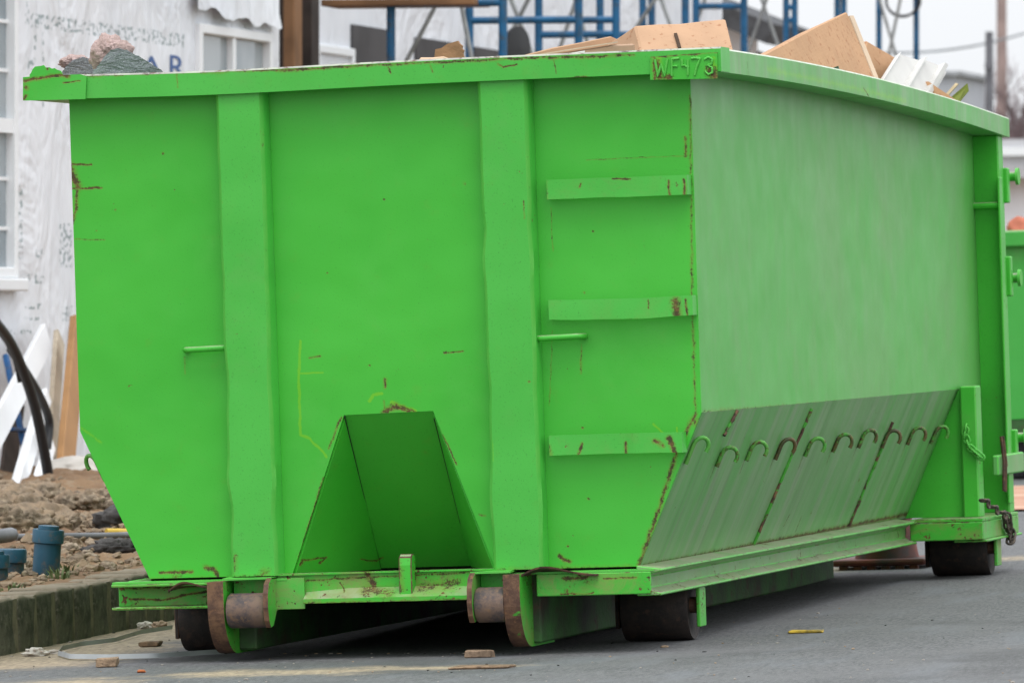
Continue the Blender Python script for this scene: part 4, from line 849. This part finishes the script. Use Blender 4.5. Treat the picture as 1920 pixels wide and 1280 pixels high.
def glass_mat():
    t = NT('window_glass'); t.set(Base_Color=t.mix(t.ss(t.noise(1.2, 3), .35, .65), (.16, .21, .24), (.30, .34, .36)), Roughness=.06); t.b.inputs['Specular IOR Level'].default_value = .8; return t.m
M_GLASS = glass_mat(); M_CURT = simple('net_curtain', (.50, .53, .55), .8, .1, 8)
def window(y0, y1, z0, z1, mull, rails, par, x=XH, muntin=()):
    o = MB(); fw = .06
    o.box(x-.05, x+.035, y0+.001, y0+fw, z0+.001, z1-.001); o.box(x-.05, x+.035, y1-fw, y1-.001, z0+.001, z1-.001); o.box(x-.05, x+.034, y0+fw, y1-fw, z1-fw, z1-.001); o.box(x-.05, x+.034, y0+fw, y1-fw, z0+.001, z0+fw)
    wn = o.bevel(.006, 1).build('window', M_WFR, par)
    MB().box(x-.03, x-.02, y0+fw, y1-fw, z0+fw, z1-fw).build('pane', M_GLASS, wn)
    for a_ in mull: MB().box(x-.0195, x+.02, a_-.035, a_+.035, z0+fw, z1-fw).build('mullion', M_WFR, wn)
    for a_ in rails: MB().box(x-.0195, x+.022, y0+fw, y1-fw, a_-.04, a_+.04).build('meeting_rail', M_WFR, wn)
    for a_ in muntin: MB().box(x-.0195, x-.008, y0+fw, y1-fw, a_-.01, a_+.01).build('muntin', M_WFR, wn)
    MB().box(x+.0005, x+.075, y0-.06, y1+.06, z0-.07, z0-.001).bevel(.008, 1).build('sill', M_WFR, wn); return wn
window(w1a, w1b, w1z0, 3.75, [], [lyz(10, 236)[1]], H, muntin=[lyz(10, 335)[1], lyz(10, 428)[1], lyz(10, 40)[1], lyz(10, 132)[1]])
wn2 = window(w2a, w2b, w2z0, w2z1, [lyz(434, 90)[0]], [], H)
for k in range(22):
    y_ = w2a+.08+k*.068
    if y_ < w2b-.1: MB().box(XH-.115, XH-.10, y_, y_+.055, w2z0+.06, w2z1-.22).build('curtain_fold', M_CURT, wn2)
# loose wrap hanging over the second window head
b = MB(); rr = []; n = 40
for i in range(n):
    t_ = i/(n-1); y_ = w2a-.15+(w2b-w2a+.25)*t_; zb = w2z1+.03+.018*math.sin(t_*13)+.05*fb(t_*4, 0, 2, 1)+.05*(1-t_); row = [b.bm.verts.new((XH+.012+.05*j/5+.02*fb(t_*5, j*.4, 0, 1), y_, zb+(1-j/5)*.5)) for j in range(6)]; rr.append(row)
for i in range(n-1):
    for j in range(5): b.bm.faces.new((rr[i][j], rr[i+1][j], rr[i+1][j+1], rr[i][j+1]))
b.build('loose_wrap', M_WRAP2, H, 180)
# printed letters on the wrap
M_PRINT = simple('blue_print', (.05, .115, .30), .6, .05)
def letter(ch_, pxl, pxr, pyt, pyb):
    (ya, zt_), (yb, zb_) = lyz(pxl, pyt), lyz(pxr, pyb); cu = bpy.data.curves.new('t', 'FONT'); cu.body = ch_; cu.size = 1; cu.extrude = .0; to = bpy.data.objects.new('t', cu); C.objects.link(to)
    dg = bpy.context.evaluated_depsgraph_get(); me = bpy.data.meshes.new_from_object(to.evaluated_get(dg)); bpy.data.objects.remove(to)
    xs_ = [v.co.x for v in me.vertices]; zs_ = [v.co.y for v in me.vertices]
    for v in me.vertices: v.co = Vector((XH+.004, ya+(v.co.x-min(xs_))/(max(xs_)-min(xs_))*(yb-ya), zb_+(v.co.y-min(zs_))/(max(zs_)-min(zs_))*(zt_-zb_)))
    me.name = 'printed_letter'; link('printed_letter', me, M_PRINT, H)
letter('A', 262, 305, 103, 150); letter('R', 318, 346, 103, 150); letter('A', 140, 182, 112, 162)
# recessed wing behind, with timber post and a dark panel and strips painted for porch shade
XB = -7.2
Wg = empty('house_wing', label='recessed rear wing of the house behind blue scaffold, white wrap with dark panels', cat='house', mw=LEVEL)
MB().box(XB-.2, XB, Y1+.01, 40, -.3, 6.2).build('wrapped_wall', M_WRAP2, Wg); MB().box(XB-7, XB-.2, 39.8, 40, -.3, 6.2).build('end_wall', M_WRAP2, Wg); MB().box(XB-7.2, XB-7, Y1, 40, -.3, 6.2).build('back_wall', M_WRAP2, Wg)
MB().prism([(XB+.4, Y1+.4, 6.2), (XB-3.6, Y1+.4, 8.8), (XB-7.6, Y1+.4, 6.2)], (0, 20.2, 0)).build('roof', M_ROOF, Wg)
M_FELT = simple('dark_felt', (.075, .072, .075), .9, .15, 2); M_TIMB = simple('brown_timber', (.24, .125, .06), .8, .2, 3); M_SHADE = simple('porch_shade_dark', (.055, .042, .036), .9, .2, 4)
def wing_panel(name, a, b_, mat, x=XB, th=.02):
    p, q = lX(*a, x), lX(*b_, x); return MB().box(x+.001, x+th, p.y, q.y, min(p.z, q.z), max(p.z, q.z)).build(name, mat, Wg)
wing_panel('porch_shade_panel', (500, -60), (586, 220), M_SHADE, XB, .03); wing_panel('felt_panel', (657, 46), (728, 220), M_FELT); wing_panel('felt_panel', (776, 70), (842, 220), M_FELT); wing_panel('felt_panel', (886, 88), (944, 220), M_FELT)
p, q = lX(588, 82, XB), lX(658, 220, XB); window(p.y, q.y, q.z, p.z, [], [], Wg, XB)
for px in (541,):
    p = lY(px-11, 0, 21.3); q = lY(px+11, 0, 21.3); MB().box(p.x, q.x, 21.3, 21.5, .1, 5.2).bevel(.01, 1).build('timber_or_shade_post', M_TIMB, Wg)
p = lY(517, 0, 21.9); q = lY(531, 0, 21.9); MB().box(p.x, q.x, 21.9, 22.1, .1, 5.2).build('timber_or_shade_post', M_SHADE, Wg)  # dark strip left of the real post, colour stands for porch shade
p = lY(553, 0, 22.3); q = lY(584, 0, 22.3); MB().box(p.x, q.x, 22.3, 22.5, .1, 5.2).build('timber_or_shade_post', M_SHADE, Wg)  # dark strip right of the real post, porch shade as colour
# scaffold frames
M_GALV = simple('galvanised_steel', (.30, .31, .31), .5, .15, 8, metal=.3); M_SBLUE = simple('scaffold_blue', (.010, .115, .26), .45, .2, 6, dirt=(.05, .07, .09))
def frame(pl, pr_, y, rungs, rpx, label, legs=True):
    a, c = lY(pl, 0, y), lY(pr_, 0, y); z0 = .25; r_ = empty('scaffold_bay', label=label, cat='scaffold', group='blue scaffold frames', mw=LEVEL @ Matrix.Translation((a.x, y, z0)))
    r = .025; h = 5.2; wx = c.x-a.x
    for x in (0, wx): MB().tube([(x, 0, 0), (x, 0, h)], r*1.15, 10).build('leg', M_SBLUE, r_, 60)
    for py in rungs:
        p = lY((pl+pr_)/2, py, y); MB().tube([(0, 0, p.z-z0), (wx, 0, p.z-z0)], r, 8).build('rung', M_SBLUE, r_, 60)
    for zz in (.5, 1.0, 1.5, 4.2): MB().tube([(0, 0, zz), (wx, 0, zz)], r, 8).build('rung', M_SBLUE, r_, 60)
fr_ = [(733, 943, 22.0, [6], 'blue scaffold frame carrying planks at the house corner'), (880, 1085, 24.6, [38], 'blue scaffold frame just behind the planked one'), (1010, 1155, 27.0, [38, 65], 'blue scaffold frame with two rungs above long flat carton'), (1125, 1285, 29.5, [65, -30], 'blue scaffold frame rising behind big carton'), (1205, 1222, 33.0, [20], 'narrow blue scaffold frame before tan gable wall'), (1305, 1395, 35.0, [-20, 12], 'blue scaffold frame between the two big cartons'), (1474, 1490, 40.0, [14, 38], 'narrow blue scaffold frame left of the tilted carton'), (1570, 1582, 44.0, [-10], 'narrow blue scaffold frame behind the tilted carton tip'), (1648, 1718, 47.0, [-40], 'blue scaffold frame with black hose coil hung on it')]
for a_ in fr_: frame(a_[0], a_[1], a_[2], a_[3], 7, a_[4])
for px0, py0, px1, py1, y, lab in ((820, 5, 760, 118, 22.8, 'first brace from the timber post'), (865, 8, 888, 130, 23.4, 'second brace, beside torn cardboard'), (1000, -20, 925, 130, 25.6, 'brace slanting left behind blue legs'), (955, -10, 995, 95, 25.8, 'brace slanting right above long flat carton'), (1080, 0, 1050, 90, 27.9, 'brace left of the big carton'), (1076, -10, 1110, 110, 28.2, 'brace falling to the big carton'), (1235, -10, 1180, 70, 31, 'pale brace over the big carton'), (1236, -10, 1265, 70, 31.5, 'dark brace before tan gable wall'), (1325, -10, 1300, 60, 36, 'pale brace above the big carton corner'), (1440, -10, 1395, 120, 38, 'pale brace between the two big cartons'), (1425, -10, 1460, 90, 38.5, 'brace before the dark roof edge'), (1690, -10, 1665, 110, 46, 'thin brace slanting left under the hose coil'), (1655, 20, 1685, 120, 46.3, 'thin brace slanting right under the hose coil')):
    a, c = lY(px0, py0, y), lY(px1, py1, y); d = c-a; o = MB().tube([a-d*.35, c+d*.9 if c.z-d.z*-.9 > .3 else c+d*.4], .016, 8).build('cross_brace', M_GALV, None, 60); LV(o); tag(o, 'grey steel scaffold '+lab, 'scaffold brace', 'scaffold cross braces')
a, c = lY(620, 2, 22.1), lY(905, 2, 22.1)
for k in range(2): o = MB().box(a.x, c.x, 21.85+k*.24, 22.07+k*.24, a.z-.045, a.z-.003).bevel(.006, 1).build('scaffold_plank', M_TIMB); LV(o); tag(o, 'brown scaffold plank lying across the frame at the house corner', 'plank', 'scaffold planks')
cc = lY(1692, 2, 46.9); b = MB()
for k in range(3): b.tube([(cc.x+.16*(1+.03*k)*math.cos(t_*6.2832/28), 46.9+.02*k, cc.z+.155*(1-.03*k)*math.sin(t_*6.2832/28)) for t_ in range(28)], .013, 8, close=True)
o = b.build('hose_coil', M_BLACKP, None, 60); LV(o); tag(o, 'coil of black hose hanging on the scaffold against the sky', 'hose')
a = lY(962, 90, 25.2); o = MB().lathe([(.02, 0), (.14, .01), (.15, .03), (.15, .05), (.02, .06)], (a.x, 25.2, a.z), (.9, -.3, 0), 24).build('cable_reel', M_BLACKP, None, 40); LV(o); tag(o, 'dark round reel behind blue scaffold leg over the carton', 'reel')
# far gabled house
G = empty('gabled_house', label='far house with dark shingled roof slope and tan gable wall', cat='house', mw=LEVEL)
yg = 52; g1, g2, g3 = lY(1165, -60, yg), lY(1455, 86, yg), lY(1150, 260, yg); g4 = Vector((g2.x-.4, yg, .2)); gs = (g2-lY(1232, 0, yg)); rl_ = g2-gs*2.2
MB().prism([(rl_.x-3, yg, .0), (g4.x, yg, .0), (g4.x, yg, g2.z-.05), (rl_.x, yg, rl_.z-.05), (rl_.x-3, yg, g2.z)], (0, 1.8, 0)).build('gable_wall', simple('tan_sheathing', (.36, .22, .12), .85, .15, 1.5), G)
nn_ = Vector((-gs.z, 0, gs.x)).normalized()*.22; nn_ = nn_ if nn_.z > 0 else -nn_
MB().prism([g2+Vector((0, -.5, 0)), rl_+Vector((0, -.5, 0)), rl_+Vector((0, -.5, 0))+nn_, g2+Vector((0, -.5, 0))+nn_], (0, 2.4, 0)).build('roof', M_ROOF, G)
a, c = lY(1290, 10, yg-.01), lY(1420, 60, yg-.01); MB().box(a.x, c.x, yg-.05, yg-.002, c.z-1.0, c.z+.05).build('wrapped_patch', M_WRAP2, G)
# ---------------------------------------------------------------- right-hand background
def second():
    y = 19.2; zg = gz(y); S = empty('dumpster', (-.55, y, zg), 'smaller green dumpster parked farther back with a black painted zero', 'dumpster')
    top = atY(1900, 432, y).z-zg; m = M_GREEN2
    MB().prism([(-1.05, 0, .36), (1.05, 0, .36), (1.1, 0, top-.1), (-1.1, 0, top-.1)], (0, 4.6, 0)).build('body', m, S)
    MB().box(-1.18, 1.18, -.06, 4.7, top-.1+.001, top).bevel(.01, 1).build('rim', m, S)
    MB().box(-.95, .95, -.04, 4.5, .24, .355).build('sub_frame', M_DARKGREEN, S)
    for x in (-.9, .68):
        for yy in (.25, 4.1): MB().lathe([(.09, 0), (.14, .01), (.14, .21), (.09, .22)], (x, yy, .14), (1, 0, 0), 20).build('wheel', M_BLACKP, S, 40)
    MB().box(-.95, .95, .1, .2, .05, .24).build('dark_axle', M_BLACKP, S)
    c = atY(1888, 503, y-.003)-Vector((-.55, y, zg)); rr = .040
    b = MB(); b.tube([(c.x+rr*.55*math.cos(t_*6.2832/20), -.006, c.z+rr*math.sin(t_*6.2832/20)) for t_ in range(20)], .011, 6, close=True); b.build('painted_digit', simple('faded_black', (.03, .05, .04), .8), S, 60)
    for k in range(4): MB().box(-1.0+.62*k, -.94+.62*k, -.03, -.001, .4, top-.12).build('rib', m, S)
    p = atY(1915, 424, y+.4); o = MB(); bmesh.ops.create_icosphere(o.bm, subdivisions=3, radius=.09)
    for v_ in o.bm.verts: v_.co = p+Vector((0, .0, .0))+v_.co*(1+.4*fb(v_.co.x, v_.co.y, v_.co.z, 9)) - Vector((0, 0, .03))
    tag(o.build('rag', simple('red_rag', (.5, .16, .10), .9, .15, 9), None, 180), 'crumpled red orange rag on top of the smaller green dumpster', 'rag')
M_GREEN2 = paint('green_far_paint', generic=.63, base=(.055, .40, .06), base2=(.045, .36, .05))
second()
# traffic cone seen under the near dumpster
pc = atZ(1664, 1063, gz(6.2)); K = empty('traffic_cone', (pc.x, pc.y, gz(pc.y)), 'dirty orange traffic cone seen under the dumpster floor', 'traffic cone')
M_CONE = simple('dirty_orange', (.20, .04, .024), .6, .3, 4, col2=(.05, .028, .024), dirt=(.035, .03, .03))
MB().box(-.20, .20, -.20, .20, .014, .042).bevel(.012, 2).build('base', M_CONE, K)
MB().lathe([(.135, .043), (.128, .08), (.05, .62), (.03, .70), (.018, .705)], (0, 0, 0), (0, 0, 1), 28).build('cone_body', M_CONE, K, 50)
for k in range(6): MB().box(-.17+.06*k, -.135+.06*k, -.195, -.165, -.002, .0135).build('foot', M_CONE, K)
# pale far buildings, poles, wires, bare trees
def far_box(name, a, b_, y, dep, mat, label, cat, zb=-.1):
    p, q = lY(*a, y), lY(*b_, y); r_ = empty(name, label=label, cat=cat, mw=LEVEL @ Matrix.Translation((p.x, y, zb)))
    MB().box(0, q.x-p.x, 0, dep, 0, p.z-zb).build('wall', mat, r_); return r_, q.x-p.x, p.z-zb
r_, w0, h0 = far_box('storage_shed', (1800, 335), (2200, 430), 60, 10, simple('white_sheet', (.74, .77, .82), .7, .04), 'long white storage shed behind the smaller green dumpster', 'shed')
MB().box(-.3, w0+.3, -.3, 10.3, h0+.001, h0+.12).build('roof', simple('pale_grey_roof', (.45, .46, .48), .7, .05), r_)
r_, w0, h0 = far_box('pale_house', (1700, 262), (2150, 400), 85, 9, simple('pale_siding', (.50, .50, .52), .8, .08, 1.5), 'pale grey house with white bands far behind the shed', 'house')
for k in range(5): MB().box(-.05, w0+.05, -.08, -.002, h0-.25-.42*k, h0-.13-.42*k).build('white_band', M_WFR, r_)
for k in range(9): MB().box(.7+k*1.3, 1.3+k*1.3, -.06, -.003, h0-1.15, h0-.75).build('window', simple('far_window', (.16, .17, .19), .4), r_)
r_, w0, h0 = far_box('grey_house', (1640, 143), (1792, 400), 105, 3, simple('blue_grey_siding', (.44, .46, .50), .8, .05, 1), 'blue grey house block behind the dumpster rear rim', 'house')
MB().box(-.1, w0+.1, -.1, 3.1, h0+.001, h0+.08).build('roof', simple('flat_roof_grey', (.40, .42, .45), .8), r_)
def pole(px, y, r, pyt, mat, label):
    p = lY(px, pyt, y); b_ = empty('utility_pole', label=label, cat='pole', mw=LEVEL @ Matrix.Translation((p.x, y, -.1)))
    MB().tube([(0, 0, 0), (0, 0, p.z+.1)], [r, r*.75], 12).build('shaft', mat, b_, 60)
    MB().box(-.06*r/.12, .06*r/.12, -.2, .2, p.z-.5, p.z-.42).build('cross_arm', mat, b_)
pole(1878, 120, .12, -260, simple('weathered_pole', (.36, .27, .25), .9, .15, 2), 'tall pale utility pole against the white sky'); pole(1855, 95, .085, 60, simple('dark_pole', (.15, .15, .165), .9, .1), 'shorter dark utility pole beside the tall pale one')
a, c = lY(1560, 95, 96), lY(2060, 40, 122); m_ = lY(1860, 56, 112)
for k, (a, c) in enumerate(((lY(1560, 97, 96), lY(1990, 40, 124)), (lY(1560, 150, 118), lY(2000, 118, 118)))):
    if k: continue
    P = [a.lerp(c, i/20)-Vector((0, 0, .25*math.sin(math.pi*i/20))) for i in range(21)]; o = MB().tube(P, .022, 6).build('overhead_wire', simple('wire_grey', (.22, .24, .26), .7), None, 60); LV(o); tag(o, 'overhead wire sagging between the utility poles', 'wire')
def bare_tree(px, y, hpx, seed, label):
    rnd = random.Random(seed); p = lY(px, hpx, y); H_ = p.z+.1; T_ = empty('bare_tree', label=label, cat='tree', mw=LEVEL @ Matrix.Translation((p.x, y, -.1)))
    tr, br = MB(), MB()
    tr.tube([(0, 0, 0), (.1, 0, H_*.25), (.0, .1, H_*.45)], [.17, .13, .09], 8).build('trunk', M_BARK, T_, 60)
    def grow(p0, d, l, r, lv):
        p1 = p0+d*l; br.tube([p0, p0.lerp(p1, .5)+Vector((rnd.uniform(-.05, .05), rnd.uniform(-.05, .05), 0))*l, p1], [r, r*.8, r*.55], 4, cap=False)
        if lv == 0: return
        for k in range(4 if lv > 1 else 5):
            nd = (d+Vector((rnd.uniform(-.8, .8), rnd.uniform(-.8, .8), rnd.uniform(-.1, .6)))).normalized(); grow(p0.lerp(p1, rnd.uniform(.35, 1)), nd, l*rnd.uniform(.55, .75), r*.55, lv-1)
    for k in range(9): grow(Vector((0, .05, H_*rnd.uniform(.2, .45))), Vector((rnd.uniform(-.7, .7), rnd.uniform(-.7, .7), 1)).normalized(), H_*.24, .07, 4)
    br.build('crown', M_TWIG, T_)
M_BARK = simple('grey_bark', (.22, .19, .19), .9, .2); M_TWIG = simple('reddish_twigs', (.20, .145, .15), .95, .15, 2)
for k, (px, y, top) in enumerate(((1836, 118, 120), (1892, 112, 70), (1925, 108, 95), (1868, 128, 130), (1960, 120, 60))): bare_tree(px, y, top, 30+k, ['slim bare tree over the blue grey house', 'tall bare reddish tree behind utility poles', 'bare twiggy tree behind the pale grey house bands', 'low bare tree between the two utility poles', 'wide bare tree past the shed end'][k])

# ---------------------------------------------------------------- litter on the road
M_WOOD = simple('offcut_wood', (.27, .18, .11), .9, .25, 30, .8, 90, dirt=(.14, .10, .07)); M_WOOD2 = simple('pale_offcut', (.36, .25, .16), .9, .25, 30, .8, 80, dirt=(.18, .13, .09))
def offcut(px, py, l, d, h, rz, mat, label, name='wood_offcut', cat='wood'):
    p = on_road(px, py); b = MB().box(-l/2, l/2, -d/2, d/2, 0, h).bevel(.003, 1).sub(1, .02).jit(lambda c: (.009*fb(c.x, c.y, px+c.z*9, 25), .006*fb(c.x, c.y, py, 25), .004*fb(c.x, c.y, px, 30)*(c.z > h*.5))); o = b.build(name, mat); o.location = (p.x, p.y, gz(p.y)+.001); o.rotation_euler.z = rz; return tag(o, label, cat)
offcut(202, 1249, .068, .12, .030, .2, M_WOOD2, 'small rough wooden block lying on the pale strap'); offcut(283, 1211, .065, .10, .018, .1, M_WOOD, 'thin wooden offcut on the sand before the kerb'); offcut(899, 1232, .096, .05, .024, -.02, simple('weathered_wood', (.26, .18, .12), .9, .2, 30, .6, 80), 'flat brown wooden offcut in shade beneath dumpster'); offcut(905, 1252, .20, .12, .008, -.03, M_WOOD, 'splintered brown wood sliver on asphalt before the rollers', 'wood_sliver'); offcut(265, 1260, .03, .05, .008, .3, simple('orange_plastic', (.45, .12, .03), .7), 'tiny orange chip on the road by the wooden block', 'plastic_chip', 'chip')
offcut(1512, 1186, .12, .05, .010, .12, simple('yellow_tape', (.55, .37, .03), .6, .3, 30, .6, 60, col2=(.20, .15, .03)), 'short yellow plastic strip on asphalt beside the dumpster', 'yellow_strip', 'strip')
P = [on_road(*p) for p in ((420, 1228), (350, 1232), (290, 1236), (200, 1238), (130, 1237), (108, 1231), (115, 1222), (150, 1214), (215, 1206), (260, 1192), (335, 1180))]
b = MB(); rr = []
for i in range(len(P)-1):
    for k in range(6):
        q = P[i].lerp(P[i+1], k/6); t_ = (P[i+1]-P[max(i-1, 0)]); t_.z = 0; t_.normalize(); s_ = Vector((-t_.y, t_.x, 0))*.012
        z = gz(q.y)+.006; rr.append([b.bm.verts.new((q.x, q.y, z)), b.bm.verts.new((q.x, q.y+.012, z+.016)), b.bm.verts.new((q.x, q.y+.015, z+.016)), b.bm.verts.new((q.x, q.y+.004, z))])
for i in range(len(rr)-1):
    for k in range(4): b.bm.faces.new((rr[i][k], rr[i+1][k], rr[i+1][(k+1) % 4], rr[i][(k+1) % 4]))
tag(b.build('plastic_strap', simple('grey_strap', (.40, .42, .43), .5, .1), None, 40), 'pale grey plastic strap looped on the sandy road by kerb', 'strap')
def crumple(px, py, r, mat, label, name, cat, sq=.45, lg=1.0):
    p = on_road(px, py); b = MB(); bmesh.ops.create_icosphere(b.bm, subdivisions=3, radius=1)
    for v_ in b.bm.verts: d = v_.co.normalized(); f_ = 1+.5*fb(d.x, d.y, d.z+px, 1.8, 3); v_.co = Vector((d.x*r*lg*f_, d.y*r*f_, d.z*r*sq*f_))
    o = b.build(name, mat, None, 30); o.location = (p.x, p.y, gz(p.y)+r*sq*.6); tag(o, label, cat)
M_LIT = simple('white_litter', (.62, .58, .52), .8, .2, 20, dirt=(.25, .16, .10))
crumple(66, 1229, .035, M_LIT, 'crumpled white wrapper at the kerb foot by strap end', 'litter', 'litter', .5, 1.3); crumple(98, 1225, .022, M_LIT, 'small twisted white wrapper beside the crumpled one', 'litter', 'litter', .4, 2.2); crumple(272, 1178, .028, M_LIT, 'white crumpled paper at the kerb before dumpster', 'litter', 'litter', .6, 1.1); crumple(300, 1178, .028, simple('pebble_tan', (.34, .25, .17), .9), 'tan stone at the kerb beside white paper', 'stone', 'stone', .6, 1.1)
b = MB(); rnd = random.Random(5)
for k in range(190):
    px, py = rnd.uniform(-20, 1940), 1130+150*rnd.random()**.7
    if py < 1215-(px-1000)*.13 and 340 < px < 1880: py = max(py, 1225-max(0, px-1000)*.13)
    p = on_road(px, min(1285, py)); s_ = rnd.uniform(.0018, .005)*(2.2 if rnd.random() < .08 else 1)
    m4 = Matrix.Translation((p.x, p.y, gz(p.y)+s_*.3)) @ Matrix.Rotation(rnd.uniform(0, 6), 4, 'Z') @ Matrix.Diagonal((s_*rnd.uniform(.8, 1.8), s_, s_*.5, 1)); r0 = bmesh.ops.create_icosphere(b.bm, subdivisions=1, radius=1, matrix=m4)
    mi = rnd.choice((0, 0, 1, 2)); 
    for v_ in r0['verts']:
        for f_ in v_.link_faces: f_.material_index = mi
tag(b.build('road_grit', [simple('grit_pale', (.36, .33, .29), .9), simple('grit_dark', (.03, .03, .03), .9), simple('grit_tan', (.36, .26, .17), .9)]), 'loose grit and chips scattered over the asphalt', 'grit', kind='stuff')
